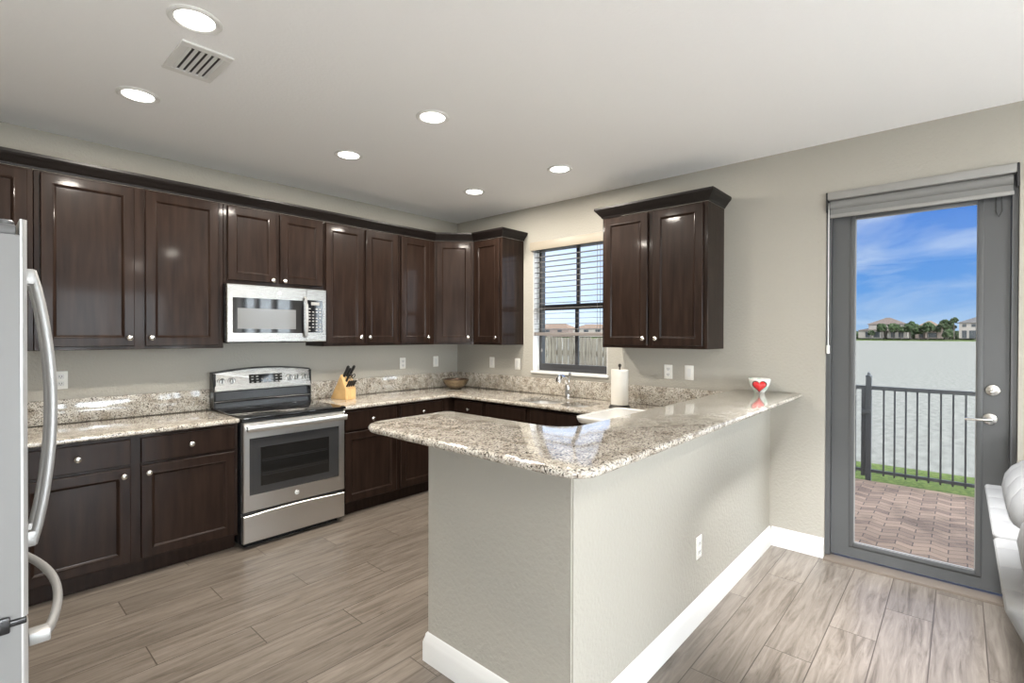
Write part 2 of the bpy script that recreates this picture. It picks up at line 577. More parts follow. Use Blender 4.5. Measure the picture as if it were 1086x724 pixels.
# ------------------------------------------------------------------ mesh helpers
class MB:
    """collects shapes in one bmesh; build() links them as one mesh object"""

    def __init__(self):
        self.bm = bmesh.new()
        self.mi = 0

    def _faces(self, verts):
        fs = set()
        for v in verts:
            fs.update(v.link_faces)
        return list(fs)

    def box(self, x0, x1, y0, y1, z0, z1, bev=0.0, seg=2):
        r = bmesh.ops.create_cube(self.bm, size=1.0)
        vs = r['verts']
        for v in vs:
            v.co = Vector(((x0 + x1) / 2 + v.co.x * (x1 - x0), (y0 + y1) / 2 + v.co.y * (y1 - y0),
                           (z0 + z1) / 2 + v.co.z * (z1 - z0)))
        if bev > 0:
            es = list({e for v in vs for e in v.link_edges})
            bmesh.ops.bevel(self.bm, geom=es, offset=bev, segments=seg, affect='EDGES', profile=0.5)
        return self

    def hexa(self, c, bev=0.0, seg=3):
        """c: 8 corners, 4 bottom (ccw) then 4 top"""
        vs = [self.bm.verts.new(p) for p in c]
        for f in ((3, 2, 1, 0), (4, 5, 6, 7), (0, 1, 5, 4), (1, 2, 6, 5), (2, 3, 7, 6), (3, 0, 4, 7)):
            self.bm.faces.new([vs[i] for i in f])
        if bev > 0:
            es = list({e for v in vs for e in v.link_edges})
            bmesh.ops.bevel(self.bm, geom=es, offset=bev, segments=seg, affect='EDGES', profile=0.5)
        return self

    def rings(self, loops, cap0=True, cap1=True, closed=True):
        """loops: list of point lists of equal length"""
        rv = [[self.bm.verts.new(p) for p in lp] for lp in loops]
        n = len(rv[0])
        for a, b in zip(rv, rv[1:]):
            for i in range(n if closed else n - 1):
                j = (i + 1) % n
                self.bm.faces.new((a[i], a[j], b[j], b[i]))
        if cap0:
            self.bm.faces.new(list(reversed(rv[0])))
        if cap1:
            self.bm.faces.new(rv[-1])
        return self

    def lathe(self, prof, c=(0, 0, 0), axis='z', seg=24, cap0=True, cap1=True):
        """prof: (r, h) along axis from c"""
        loops = []
        for r, h in prof:
            lp = []
            for i in range(seg):
                a = 2 * PI * i / seg
                u, v = r * math.cos(a), r * math.sin(a)
                if axis == 'z':
                    q = (u, v, h)
                elif axis == 'y':
                    q = (u, h, -v)
                elif axis == '-y':
                    q = (u, -h, v)
                elif axis == 'x':
                    q = (h, u, v)
                else:
                    q = (-h, u, -v)
                lp.append((c[0] + q[0], c[1] + q[1], c[2] + q[2]))
            loops.append(lp)
        return self.rings(loops, cap0, cap1)

    def tube(self, path, r, seg=10, closed=False, flat=None):
        """round (or elliptical, flat=(ra, rb)) tube along a path; r may be a list"""
        P = [Vector(p) for p in path]
        n = len(P)
        loops = []
        up = Vector((0, 0, 1))
        for i in range(n):
            a = P[i - 1] if (i > 0 or closed) else P[i]
            b = P[(i + 1) % n] if (i < n - 1 or closed) else P[i]
            t = (b - a).normalized()
            ref = up if abs(t.z) < 0.95 else Vector((0, 1, 0))
            s = t.cross(ref).normalized()
            w = s.cross(t).normalized()
            rr = r[i] if isinstance(r, (list, tuple)) else r
            ra, rb = (rr, rr) if not flat else flat
            loops.append([P[i] + s * ra * math.cos(2 * PI * k / seg) + w * rb * math.sin(2 * PI * k / seg) for k in range(seg)])
        if closed:
            loops.append(loops[0])
            rv = [[self.bm.verts.new(p) for p in lp] for lp in loops[:-1]]
            m = len(rv)
            for i in range(m):
                a, b = rv[i], rv[(i + 1) % m]
                for k in range(seg):
                    self.bm.faces.new((a[k], a[(k + 1) % seg], b[(k + 1) % seg], b[k]))
            return self
        return self.rings(loops)

    def prism(self, poly, z0, z1):
        return self.rings([[(x, y, z0) for x, y in poly], [(x, y, z1) for x, y in poly]])

    def sphere(self, c, r, u=16, v=10, sc=(1, 1, 1)):
        q = bmesh.ops.create_uvsphere(self.bm, u_segments=u, v_segments=v, radius=r)
        for w in q['verts']:
            w.co = Vector((c[0] + w.co.x * sc[0], c[1] + w.co.y * sc[1], c[2] + w.co.z * sc[2]))
        return self

    def move(self, mat):
        self.bm.transform(mat)
        return self

    def build(self, name, mat, parent=None, off=(0, 0, 0), smooth=True, angle=38, label=None):
        if any(off):
            bmesh.ops.translate(self.bm, verts=self.bm.verts, vec=-Vector(off))
        bmesh.ops.recalc_face_normals(self.bm, faces=self.bm.faces)
        me = bpy.data.meshes.new(name)
        self.bm.to_mesh(me)
        self.bm.free()
        if smooth:
            me.polygons.foreach_set('use_smooth', [True] * len(me.polygons))
            me.set_sharp_from_angle(angle=math.radians(angle))
        me.materials.append(mat)
        o = bpy.data.objects.new(name, me)
        COL.objects.link(o)
        if parent:
            o.parent = parent
        elif any(off):
            o.location = off
        if label:
            o['label'] = label
        return o


def thing(name, label, cat, loc=(0, 0, 0), rz=0.0, group=None, parent=None):
    o = bpy.data.objects.new(name, None)
    o.empty_display_size = 0.1
    COL.objects.link(o)
    o.location = loc
    o.rotation_euler = (0, 0, rz)
    o['label'] = label
    o['category'] = cat
    if group:
        o['group'] = group
    return o


def tag(o, label, cat, group=None):
    o['label'] = label
    o['category'] = cat
    if group:
        o['group'] = group
    return o


def struct(o):
    o['kind'] = 'structure'
    return o


def dup(root, loc, rz=None, label=None):
    r = root.copy()
    COL.objects.link(r)
    r.location = loc
    if rz is not None:
        r.rotation_euler = (0, 0, rz)
    if label:
        r['label'] = label
    for ch in list(root.children):
        c = ch.copy()
        COL.objects.link(c)
        c.parent = r
        for g in ch.children:
            d = g.copy()
            COL.objects.link(d)
            d.parent = c
    return r


def arc(cx, cy, r, a0, a1, n):
    return [(cx + r * math.cos(math.radians(a0 + (a1 - a0) * i / n)), cy + r * math.sin(math.radians(a0 + (a1 - a0) * i / n))) for i in range(n + 1)]


def offset_poly(poly, d):
    """move every vertex inward by d (ccw polygon)"""
    n = len(poly)
    out = []
    for i in range(n):
        p0, p1, p2 = Vector(poly[i - 1]), Vector(poly[i]), Vector(poly[(i + 1) % n])
        e1, e2 = (p1 - p0).normalized(), (p2 - p1).normalized()
        n1, n2 = Vector((-e1.y, e1.x)), Vector((-e2.y, e2.x))
        b = n1 + n2
        k = d / max(0.3, 1 + n1.dot(n2)) if b.length > 1e-6 else 0
        out.append((p1.x + b.x * k, p1.y + b.y * k))
    return out


def slab(mb, outer, holes, z0, z1, r=0.0, nr=5):
    """stone slab with a rounded outer edge of radius r and square-cut holes"""
    bm = mb.bm
    loops = []
    if r > 0:
        for i in range(nr + 1):
            a = PI / 2 * i / nr
            loops.append((offset_poly(outer, r * (1 - math.sin(a))), z0 + r * (1 - math.cos(a))))
        for i in range(nr + 1):
            a = PI / 2 * i / nr
            loops.append((offset_poly(outer, r * (1 - math.cos(a))), z1 - r + r * math.sin(a)))
    else:
        loops = [(outer, z0), (outer, z1)]
    rv = [[bm.verts.new((x, y, z)) for x, y in lp] for lp, z in loops]
    n = len(outer)
    for a, b in zip(rv, rv[1:]):
        for i in range(n):
            j = (i + 1) % n
            bm.faces.new((a[i], a[j], b[j], b[i]))
    hv = []
    for h in holes:
        lo = [bm.verts.new((x, y, z0)) for x, y in h]
        hi = [bm.verts.new((x, y, z1)) for x, y in h]
        for i in range(len(h)):
            j = (i + 1) % len(h)
            bm.faces.new((lo[i], hi[i], hi[j], lo[j]))
        hv.append((lo, hi))
    for k, ring in ((0, rv[0]), (1, rv[-1])):
        es = [bm.edges.get((ring[i], ring[(i + 1) % n])) for i in range(n)]
        for lohi in hv:
            q = lohi[k]
            es += [bm.edges.get((q[i], q[(i + 1) % len(q)])) for i in range(len(q))]
        bmesh.ops.triangle_fill(bm, use_beauty=True, use_dissolve=False, edges=es)
    return mb


def rrect(x0, x1, y0, y1, r, n=5):
    return arc(x1 - r, y1 - r, r, 0, 90, n) + arc(x0 + r, y1 - r, r, 90, 180, n) + arc(x0 + r, y0 + r, r, 180, 270, n) + arc(x1 - r, y0 + r, r, 270, 360, n)


def sweep2d(mb, path, prof, closed_ends=True):
    """profile (outward offset d, z) swept along an open 2D path; outward is to the right of travel"""
    n = len(path)
    loops = []
    for i in range(n):
        p = Vector(path[i])
        if i == 0:
            t = (Vector(path[1]) - p).normalized()
            nrm = Vector((t.y, -t.x))
            k = 1
        elif i == n - 1:
            t = (p - Vector(path[i - 1])).normalized()
            nrm = Vector((t.y, -t.x))
            k = 1
        else:
            t1 = (p - Vector(path[i - 1])).normalized()
            t2 = (Vector(path[i + 1]) - p).normalized()
            n1, n2 = Vector((t1.y, -t1.x)), Vector((t2.y, -t2.x))
            nrm = n1 + n2
            k = 1 / (1 + n1.dot(n2))
        loops.append([(p.x + nrm.x * k * d, p.y + nrm.y * k * d, z) for d, z in prof])
    mb.rings(loops)
    return mb


# ------------------------------------------------------------------ room shell
XL, YB = -7.2, -9.6           # far left and back of the open plan room
T = 0.2


def wall_along_y(name, x0, x1, ya, yb, z0, z1, openings, mat):
    """wall slab between x0..x1 from ya to yb with rectangular openings (y0, y1, z0, z1)"""
    mb = MB()
    ops = sorted(openings)
    cur = ya
    for (a, b, c, d) in ops:
        if a > cur:
            mb.box(x0, x1, cur, a, z0, z1)
        if c > z0:
            mb.box(x0, x1, a, b, z0, c)
        if d < z1:
            mb.box(x0, x1, a, b, d, z1)
        cur = b
    if cur < yb:
        mb.box(x0, x1, cur, yb, z0, z1)
    bmesh.ops.remove_doubles(mb.bm, verts=mb.bm.verts, dist=1e-5)
    return struct(mb.build(name, mat, smooth=False))


DY0, DY1, DZ = -4.593, -3.678, 2.45          # patio door opening
WY0, WY1, WZ0, WZ1 = -2.0, -1.135, 1.134, 2.40   # kitchen window opening
LIV = [(-7.60, -5.05, 0.95, 2.5)]
LIV_SASH = [(-5.76, -5.12), (-6.54, -5.88), (-7.32, -6.68)]

struct(MB().box(XL - T, 0.0, YB - T, 0.0, -0.06, 0.0).build('floor', M['floor'], smooth=False))
struct(MB().box(XL - T, 0.0, YB - T, 0.0, H, H + 0.05).build('ceiling', M['ceiling'], smooth=False))
struct(MB().box(XL - 0.8, 0.75, YB - 0.9, 0.9, H + 0.22, H + 0.36).build('roof', M['white'], smooth=False))  # slab out of view, put in to block sun and sky leaks
struct(MB().box(XL - T, T, 0.0, T, -0.1, H + 0.22).build('wall_back', M['wall'], smooth=False))
wall_along_y('wall_right', 0.0, T, YB - T, 0.0, -0.1, H + 0.22,
             [(DY0, DY1, -0.1, DZ), (WY0, WY1, WZ0, WZ1)] + LIV, M['wall'])
struct(MB().box(XL - T, XL, YB - T, 0.0, -0.1, H + 0.22).build('wall_left', M['wall'], smooth=False))
struct(MB().box(-4.72, -4.60, -2.75, 0.0, 0.0, H).build('wall_fridge_side', M['wall'], smooth=False))
# south wall with two wide glazed openings
mb = MB()
mb.box(XL, -6.7, YB - T, YB, -0.1, H + 0.22)
mb.box(-4.0, -3.5, YB - T, YB, -0.1, H + 0.22)
mb.box(-0.7, 0.0, YB - T, YB, -0.1, H + 0.22)
mb.box(-6.7, -4.0, YB - T, YB, 2.45, H + 0.22)
mb.box(-3.5, -0.7, YB - T, YB, 2.45, H + 0.22)
struct(mb.build('wall_front', M['wall'], smooth=False))

# peninsula half wall (L shaped) and its baseboard
PX, PY, PEND, PT = -2.459, -3.341, -2.536, 0.12
BAR_B, BAR_T = 1.065, 1.098
mb = MB()
mb.prism([(PX, PY), (0.0, PY), (0.0, PY + PT), (PX + PT, PY + PT), (PX + PT, PEND), (PX, PEND)], 0.0, BAR_B)
bmesh.ops.bevel(mb.bm, geom=[e for e in mb.bm.edges if abs(e.verts[0].co.z - e.verts[1].co.z) > 0.5 and e.verts[0].co.x < -1], offset=0.006, segments=2, affect='EDGES')
struct(mb.build('wall_peninsula', M['wall'], angle=50))
BASEP = [(0.0, 0.0), (0.016, 0.0), (0.016, 0.085), (0.012, 0.10), (0.009, 0.108), (0.006, 0.125), (0.0, 0.132)]
mb = MB()
sweep2d(mb, [(PX + PT, PEND), (PX, PEND), (PX, PY), (0.0, PY)][::1], BASEP)
# path runs anticlockwise seen from outside, so flip to the outer side
mb2 = MB()
sweep2d(mb2, [(0.0, PY), (PX, PY), (PX, PEND), (PX + PT, PEND)][::-1], BASEP)
mb.bm.free()
struct(mb2.build('baseboard_peninsula', M['white']))
mb = MB()
sweep2d(mb, [(0.0, PY - 0.016), (0.0, DY1)], [(d, z) for d, z in BASEP])
struct(mb.build('baseboard_right', M['white']))
mb = MB()
sweep2d(mb, [(0.0, DY0), (0.0, YB)], BASEP)
struct(mb.build('baseboard_living', M['white']))

# ------------------------------------------------------------------ kitchen window, blind
w1 = struct(MB().box(0.10, 0.15, WY0, WY0 + 0.04, WZ0, WZ1).box(0.10, 0.15, WY1 - 0.04, WY1, WZ0, WZ1)
            .box(0.10, 0.15, WY0 + 0.04, WY1 - 0.04, WZ0, WZ0 + 0.045).box(0.10, 0.15, WY0 + 0.04, WY1 - 0.04, WZ1 - 0.04, WZ1)
            .box(0.105, 0.148, WY0 + 0.04, WY1 - 0.04, 1.745, 1.80).box(0.095, 0.12, WY0 + 0.04, WY1 - 0.04, WZ0 + 0.045, WZ0 + 0.075)
            .box(0.125, 0.145, -1.612, -1.576, 1.80, WZ1 - 0.04).box(0.105, 0.125, -1.612, -1.576, WZ0 + 0.075, 1.745)
            .build('window_1', M['bronze'], smooth=False))
struct(MB().box(0.126, 0.130, WY0 + 0.04, WY1 - 0.04, WZ0 + 0.045, WZ1 - 0.04).build('window_pane', M['glass'], w1, smooth=False))
struct(MB().box(-0.022, 0.10, WY0 - 0.015, WY1 + 0.015, WZ0 - 0.022, WZ0 + 0.002, 0.004).build('window_sill', M['white'], w1))
mb = MB()
mb.box(0.001, 0.099, WY0 + 0.001, WY0 + 0.006, WZ0 + 0.003, WZ1 - 0.001)
mb.box(0.001, 0.099, WY1 - 0.006, WY1 - 0.001, WZ0 + 0.003, WZ1 - 0.001)
mb.box(0.001, 0.099, WY0 + 0.006, WY1 - 0.006, WZ1 - 0.006, WZ1 - 0.001)
struct(mb.build('window_reveal', M['white'], w1, smooth=False))

bl = thing('window_blind', 'white horizontal slat blind raised above the sink in the kitchen window', 'blind', (0.03, -1.567, 1.49))
O = (0.03, -1.567, 1.49)
MB().box(-0.052, -0.036, WY0 - 0.005, WY1 + 0.005, 2.335, 2.418, 0.004).box(-0.036, -0.001, WY0 - 0.005, WY0 + 0.01, 2.335, 2.418).box(-0.036, -0.001, WY1 - 0.01, WY1 + 0.005, 2.335, 2.418).build('valance', M['beige'], bl, O, label='beige valance')
MB().box(0.004, 0.056, WY0 + 0.012, WY1 - 0.012, 2.345, 2.39).build('head_rail', M['blind'], bl, O)
mb = MB()
z = 1.552
while z < 2.335:
    t = 0.001
    mb.hexa([(0.004, WY0 + 0.014, z - t), (0.054, WY0 + 0.014, z + t), (0.054, WY1 - 0.014, z + t), (0.004, WY1 - 0.014, z - t),
             (0.004, WY0 + 0.014, z - t + 0.005), (0.054, WY0 + 0.014, z + t + 0.005), (0.054, WY1 - 0.014, z + t + 0.005), (0.004, WY1 - 0.014, z - t + 0.005)])
    z += 0.0515
mb.build('slats', M['blind'], bl, O, smooth=False)
MB().box(0.002, 0.058, WY0 + 0.012, WY1 - 0.012, 1.488, 1.522, 0.004).build('bottom_rail', M['blind_rail'], bl, O)
for yy in (WY0 + 0.11, WY1 - 0.11):
    for xx in (0.003, 0.055):
        MB().box(xx - 0.001, xx + 0.001, yy - 0.0015, yy + 0.0015, 1.52, 2.35).build('ladder_cord', M['blind'], bl, O, smooth=False)
MB().tube([(-0.004, WY1 - 0.06, 2.335), (-0.004, WY1 - 0.06, 1.62)], 0.003, 6).build('lift_cord', M['blind'], bl, O)
MB().tube([(0.075, WY1 - 0.055, 1.49), (0.075, WY1 - 0.055, 1.36)], 0.0015, 6).lathe([(0.002, 0.0), (0.008, -0.012), (0.010, -0.03), (0.006, -0.036)], (0.075, WY1 - 0.055, 1.36), seg=10).build('cord_tassel', M['blind'], bl, O)

# living room windows on the right wall (seen only as reflections)
mb = MB()
for a, b in ((-5.12, -5.05), (-5.88, -5.76), (-6.68, -6.54), (-7.60, -7.32)):
    mb.box(0.0, 0.05, a, b, 0.95, 2.5)
struct(mb.build('trim_1', M['white'], smooth=False))
for i, (a, b) in enumerate(LIV_SASH):
    c, d = 0.95, 2.5
    o = struct(MB().box(0.005, 0.045, a, a + 0.03, c, d).box(0.005, 0.045, b - 0.03, b, c, d).box(0.005, 0.045, a + 0.03, b - 0.03, c, c + 0.04)
               .box(0.005, 0.045, a + 0.03, b - 0.03, d - 0.04, d).box(0.005, 0.045, a + 0.03, b - 0.03, 1.72, 1.79)
               .build('window_%d' % (i + 2), M['bronze'], smooth=False))
    struct(MB().box(0.023, 0.027, a + 0.03, b - 0.03, c + 0.04, d - 0.04).build('window_pane', M['glass'], o, smooth=False))
for i, (a, b) in enumerate(((-6.7, -4.0), (-3.5, -0.7))):
    mb = MB()
    n = 3
    for k in range(n + 1):
        x = a + (b - a) * k / n
        mb.box(max(a, x - 0.04), min(b, x + 0.04), YB - 0.14, YB - 0.06, 0.0, 2.45)
    mb.box(a, b, YB - 0.138, YB - 0.062, 2.38, 2.45)
    mb.box(a, b, YB - 0.138, YB - 0.062, 0.0, 0.06)
    o = struct(mb.build('window_%d' % (i + 5), M['bronze'], smooth=False))
    struct(MB().box(a + 0.04, b - 0.04, YB - 0.102, YB - 0.098, 0.06, 2.38).build('window_pane', M['glass'], o, smooth=False))

# ------------------------------------------------------------------ patio door
FX0, FX1 = 0.055, 0.16
mb = MB()
mb.box(FX0 - 0.03, FX1, DY1 - 0.028, DY1 - 0.001, 0.02, DZ - 0.001).box(FX0 - 0.03, FX1, DY0 + 0.001, DY0 + 0.028, 0.02, DZ - 0.001).box(FX0 - 0.03, FX1, DY0 + 0.028, DY1 - 0.028, DZ - 0.05, DZ - 0.001)
d1 = struct(mb.build('door_1', M['door_grey'], smooth=False))
SY0, SY1, SZ0, SZ1 = DY0 + 0.030, DY1 - 0.030, 0.03, DZ - 0.052
GY0, GY1, GZ0, GZ1 = -4.430, -3.832, 0.125, 2.268
mb = MB()
mb.box(FX0, FX0 + 0.045, GY1, SY1, SZ0, SZ1).box(FX0, FX0 + 0.045, SY0, GY0, SZ0, SZ1)
mb.box(FX0, FX0 + 0.045, GY0, GY1, SZ0, GZ0).box(FX0, FX0 + 0.045, GY0, GY1, GZ1, SZ1)
# raised glazing bead
for (a, b, c, d) in ((GY1 - 0.004, GY1 + 0.022, GZ0 - 0.022, GZ1 + 0.022), (GY0 - 0.022, GY0 + 0.004, GZ0 - 0.022, GZ1 + 0.022)):
    mb.box(FX0 - 0.007, FX0 + 0.002, a, b, c, d, 0.003)
for (c, d) in ((GZ0 - 0.022, GZ0 + 0.004), (GZ1 - 0.004, GZ1 + 0.022)):
    mb.box(FX0 - 0.007, FX0 + 0.002, GY0 + 0.004, GY1 - 0.004, c, d, 0.003)
struct(mb.build('door_leaf', M['door_grey'], d1))
struct(MB().box(FX0 + 0.02, FX0 + 0.025, GY0, GY1, GZ0, GZ1).build('door_glass', M['glass'], d1, smooth=False))
struct(MB().box(FX0 + 0.008, FX0 + 0.02, GY0, GY0 + 0.008, GZ0, GZ1).box(FX0 + 0.008, FX0 + 0.02, GY1 - 0.008, GY1, GZ0, GZ1).box(FX0 + 0.008, FX0 + 0.02, GY0, GY1, GZ1 - 0.008, GZ1).box(FX0 + 0.008, FX0 + 0.02, GY0, GY1, GZ0, GZ0 + 0.008).build('door_glazing_edge', M['shade_light'], d1, smooth=False))
mb = MB().lathe([(0.034, 0.0), (0.034, 0.006), (0.030, 0.012), (0.012, 0.016), (0.012, 0.02)], (FX0, -4.494, 1.187), '-x', 24)
mb.box(FX0 - 0.034, FX0 - 0.018, -4.514, -4.474, 1.181, 1.193, 0.003)
struct(mb.build('door_deadbolt', M['nickel'], d1))
mb = MB().lathe([(0.034, 0.0), (0.034, 0.006), (0.030, 0.011), (0.012, 0.014), (0.011, 0.045)], (FX0, -4.483, 1.022), '-x', 24)
mb.tube([(FX0 - 0.045, -4.490, 1.022), (FX0 - 0.050, -4.46, 1.020), (FX0 - 0.050, -4.42, 1.018), (FX0 - 0.046, -4.375, 1.016)], [0.011, 0.009, 0.008, 0.007], 10)
struct(mb.build('door_handle', M['nickel'], d1))
struct(MB().box(-0.045, 0.16, DY0 + 0.001, DY1 - 0.001, -0.02, 0.016, 0.004).build('door_threshold', M['threshold'], d1))

rs = thing('roller_shade', 'grey roller shade rolled up in its cassette above the glass patio door', 'shade', (0.0, -4.135, 2.29))
O = (0.0, -4.135, 2.29)
MB().box(-0.028, 0.045, DY0 + 0.012, DY1 - 0.012, 2.395, DZ - 0.004, 0.006).build('cassette', M['shade_light'], rs, O)
MB().box(0.004, 0.010, DY0 + 0.025, DY1 - 0.025, 2.30, 2.40).lathe([(0.03, 0.0), (0.03, DY1 - DY0 - 0.05)], (0.012, DY0 + 0.025, 2.365), 'y', 18).build('fabric', M['shade'], rs, O)
MB().box(-0.004, 0.016, DY0 + 0.022, DY1 - 0.022, 2.278, 2.302, 0.005).build('hem_bar', M['shade_light'], rs, O)
MB().box(-0.026, 0.044, DY0 + 0.003, DY0 + 0.012, 2.32, DZ - 0.004).build('end_bracket', M['black_matte'], rs, O)
MB().box(-0.026, 0.044, DY1 - 0.012, DY1 - 0.003, 2.32, DZ - 0.004).build('end_bracket', M['black_matte'], rs, O)
MB().tube([(-0.008, DY1 - 0.016, 2.38), (-0.008, DY1 - 0.017, 1.43), (0.004, DY1 - 0.017, 1.43), (0.004, DY1 - 0.016, 2.38)], 0.0022, 6).build('bead_chain', M['print_white'], rs, O)
MB().box(-0.014, 0.012, DY1 - 0.026, DY1 - 0.008, 1.375, 1.435, 0.006).build('chain_tensioner', M['plate'], rs, O)
MB().tube([(0.03, -4.50, 2.29), (0.03, -4.50, 2.20), (0.03, -4.512, 2.17), (0.03, -4.525, 2.20), (0.03, -4.522, 2.29)], 0.003, 6).build('cord_loop', M['black_matte'], rs, O)


# ------------------------------------------------------------------ cabinets
def panel_front(mb, x0, x1, z0, z1, yb, th=0.02, rail=0.058):
    """framed door front; its back lies at yb, its face at yb - th"""
    yf = yb - th
    R = [(0.0, yb), (0.0, yf + 0.003), (0.0035, yf)]
    if rail:
        R += [(rail - 0.006, yf), (rail - 0.002, yf - 0.0015), (rail + 0.003, yf + 0.001), (rail + 0.010, yf + 0.008), (rail + 0.012, yf + 0.0085)]
    loops = [[(x0 + i, y, z0 + i), (x1 - i, y, z0 + i), (x1 - i, y, z1 - i), (x0 + i, y, z1 - i)] for i, y in R]
    mb.rings(loops)
    return mb


def knob(mb, x, y, z):
    mb.lathe([(0.009, 0.0), (0.007, 0.006), (0.006, 0.012), (0.011, 0.017), (0.0165, 0.022), (0.0165, 0.026), (0.012, 0.030), (0.004, 0.032)], (x, y, z), '-y', 14)
    return mb


def cabinet(name, label, loc, rz, w, dep, z1, doors, drawers=(), toe=0.0, lip=0.0, cat='cabinet', group=None, open_top=0.0):
    """loc: left rear bottom corner; local x to the right, front towards -y.
    doors / drawers: (x0, x1, z0, z1, knob_x or None, knob_z)"""
    t = thing(name, label, cat, loc, rz, group)
    mb = MB()
    if toe:
        if open_top:
            mb.box(0.001, w - 0.001, -dep, -0.004, toe, open_top)
            mb.box(0.001, w - 0.001, -dep, -dep + 0.018, open_top, z1 - 0.001)
            mb.box(0.001, 0.019, -dep + 0.018, -0.004, open_top, z1 - 0.001)
            mb.box(w - 0.019, w - 0.001, -dep + 0.018, -0.004, open_top, z1 - 0.001)
        else:
            mb.box(0.001, w - 0.001, -dep, -0.004, toe, z1 - 0.001)
        mb.box(0.001, w - 0.001, -dep + 0.055, -0.004, 0.001, toe)
    else:
        mb.box(0, w, -dep + 0.02, 0, lip, z1)
        mb.box(0, w, -dep, -dep + 0.02, 0, z1, 0.0015, 1)
        mb.box(0, 0.018, -dep + 0.02, 0, 0, lip)
        mb.box(w - 0.018, w, -dep + 0.02, 0, 0, lip)
    mb.build('body', M['cab'], t, smooth=False)
    for (a, b, c, d, kx, kz) in doors:
        o = panel_front(MB(), a, b, c, d, -dep).build('door', M['cab'], t, smooth=False)
        if kx is not None:
            knob(MB(), kx, -dep - 0.02, kz).build('knob', M['nickel'], o)
    for (a, b, c, d, kx, kz) in drawers:
        o = panel_front(MB(), a, b, c, d, -dep, rail=0).build('drawer', M['cab'], t, smooth=False)
        if kx is not None:
            knob(MB(), kx, -dep - 0.02, kz).build('knob', M['nickel'], o)
    return t


UZ, UT = 1.396, 2.455
UH = UT - UZ
DZ0, DZ1 = 0.022, 1.045
KZ = 0.075


def upper_A(x0, x1, doors, label, z0=UZ, dz0=DZ0, lip=0.02, kz=KZ):
    dd = []
    for a, b, side in doors:
        kx = (b - 0.03 if side == 'r' else a + 0.03) - x0
        dd.append((a - x0, b - x0, dz0, DZ1 - (z0 - UZ), kx, kz))
    return cabinet('wall_cabinet', label, (x0, 0, z0), 0, x1 - x0, 0.325, UT - z0, dd, lip=lip)


upper_A(-4.25, -3.598, [(-4.20, -3.622, 'r')], 'dark wall cabinet at the far left, partly behind the top of the fridge')
upper_A(-3.595, -2.588, [(-3.567, -3.120, 'r'), (-3.061, -2.622, 'l')], 'wide dark two-door wall cabinet between fridge and microwave')
upper_A(-2.585, -1.813, [(-2.562, -2.212, 'r'), (-2.182, -1.828, 'l')], 'short dark two-door wall cabinet directly above the microwave', 1.872, 0.026, 0.0, 0.045)
upper_A(-1.810, -1.052, [(-1.797, -1.443, 'r'), (-1.413, -1.072, 'l')], 'narrow dark two-door wall cabinet just right of the microwave')
upper_A(-1.050, -0.612, [(-1.028, -0.683, 'r')], 'dark single-door wall cabinet on the range wall, beside the angled corner cabinet')

# angled corner unit
t = thing('wall_cabinet', 'dark corner wall cabinet with a single door set at an angle', 'cabinet', (-0.4675, -0.4675, UZ), -PI / 4)
O = (-0.4675, -0.4675, UZ)
q = Matrix.Rotation(PI / 4, 4, 'Z')
mb = MB().prism([(-0.610, -0.002), (-0.610, -0.325), (-0.325, -0.610), (-0.002, -0.610), (-0.002, -0.002)], UZ + 0.001, UT)
bmesh.ops.translate(mb.bm, verts=mb.bm.verts, vec=-Vector(O))
mb.move(q)
mb.build('body', M['cab'], t, smooth=False)
o = panel_front(MB(), -0.178, 0.178, DZ0, DZ1, 0.0).build('door', M['cab'], t, smooth=False)
knob(MB(), 0.148, -0.02, KZ).build('knob', M['nickel'], o)


def upper_B(y0, y1, doors, label):
    """unit on the right wall from y0 (left end as seen) down to y1"""
    dd = []
    for a, b, side in doors:
        kx = (y0 - b - 0.03 if side == 'r' else y0 - a + 0.03)
        dd.append((y0 - a, y0 - b, DZ0, DZ1, kx, KZ))
    return cabinet('wall_cabinet', label, (0, y0, UZ), -PI / 2, y0 - y1, 0.325, UH, dd, lip=0.02)


upper_B(-0.612, -1.010, [(-0.640, -0.986, 'r')], 'dark single-door wall cabinet on the left side of the kitchen window')
cR = upper_B(-2.148, -3.012, [(-2.172, -2.556, 'r'), (-2.600, -2.982, 'l')], 'dark two-door wall cabinet hanging alone between window and patio door')

CROWN = [(0.0, 2.44), (0.006, 2.44), (0.010, 2.452), (0.020, 2.462), (0.034, 2.482), (0.046, 2.494), (0.052, 2.505), (0.052, 2.520), (0.0, 2.520)]
mb = MB()
f = 0.327
sweep2d(mb, [(-4.25, -f), (-0.611, -f), (-f, -0.611), (-f, -1.012), (-0.002, -1.012)], [(d, z + 0.016) for d, z in CROWN])
tag(mb.build('crown_molding', M['crown'], None, (-2.0, -0.33, 2.456), smooth=False), 'long dark crown molding running along the top of the joined wall cabinets', 'molding')
mb = MB()
sweep2d(mb, [(-0.002, -2.146), (-f, -2.146), (-f, -3.014), (-0.002, -3.014)], [(d, z + 0.016) for d, z in CROWN])
mb.bm.transform(Matrix.Rotation(PI / 2, 4, 'Z') @ Matrix.Translation((0, 2.148, -UZ)))
mb.build('crown', M['crown'], cR, smooth=False)

# base cabinets
CT, CB = 0.914, 0.881
BT = CB


def base(label, loc, rz, w, bays, dep=0.61, open_top=0.0):
    doors, drawers = [], []
    for a, b, side, kn in bays:
        kx = b - 0.035 if side == 'r' else a + 0.035
        doors.append((a, b, 0.118, 0.690, kx, 0.645))
        drawers.append((a, b, 0.708, 0.860, (a + b) / 2 if kn else None, 0.785))
    return cabinet('base_cabinet', label, loc, rz, w, dep, BT, doors, drawers, toe=0.10, open_top=open_top)


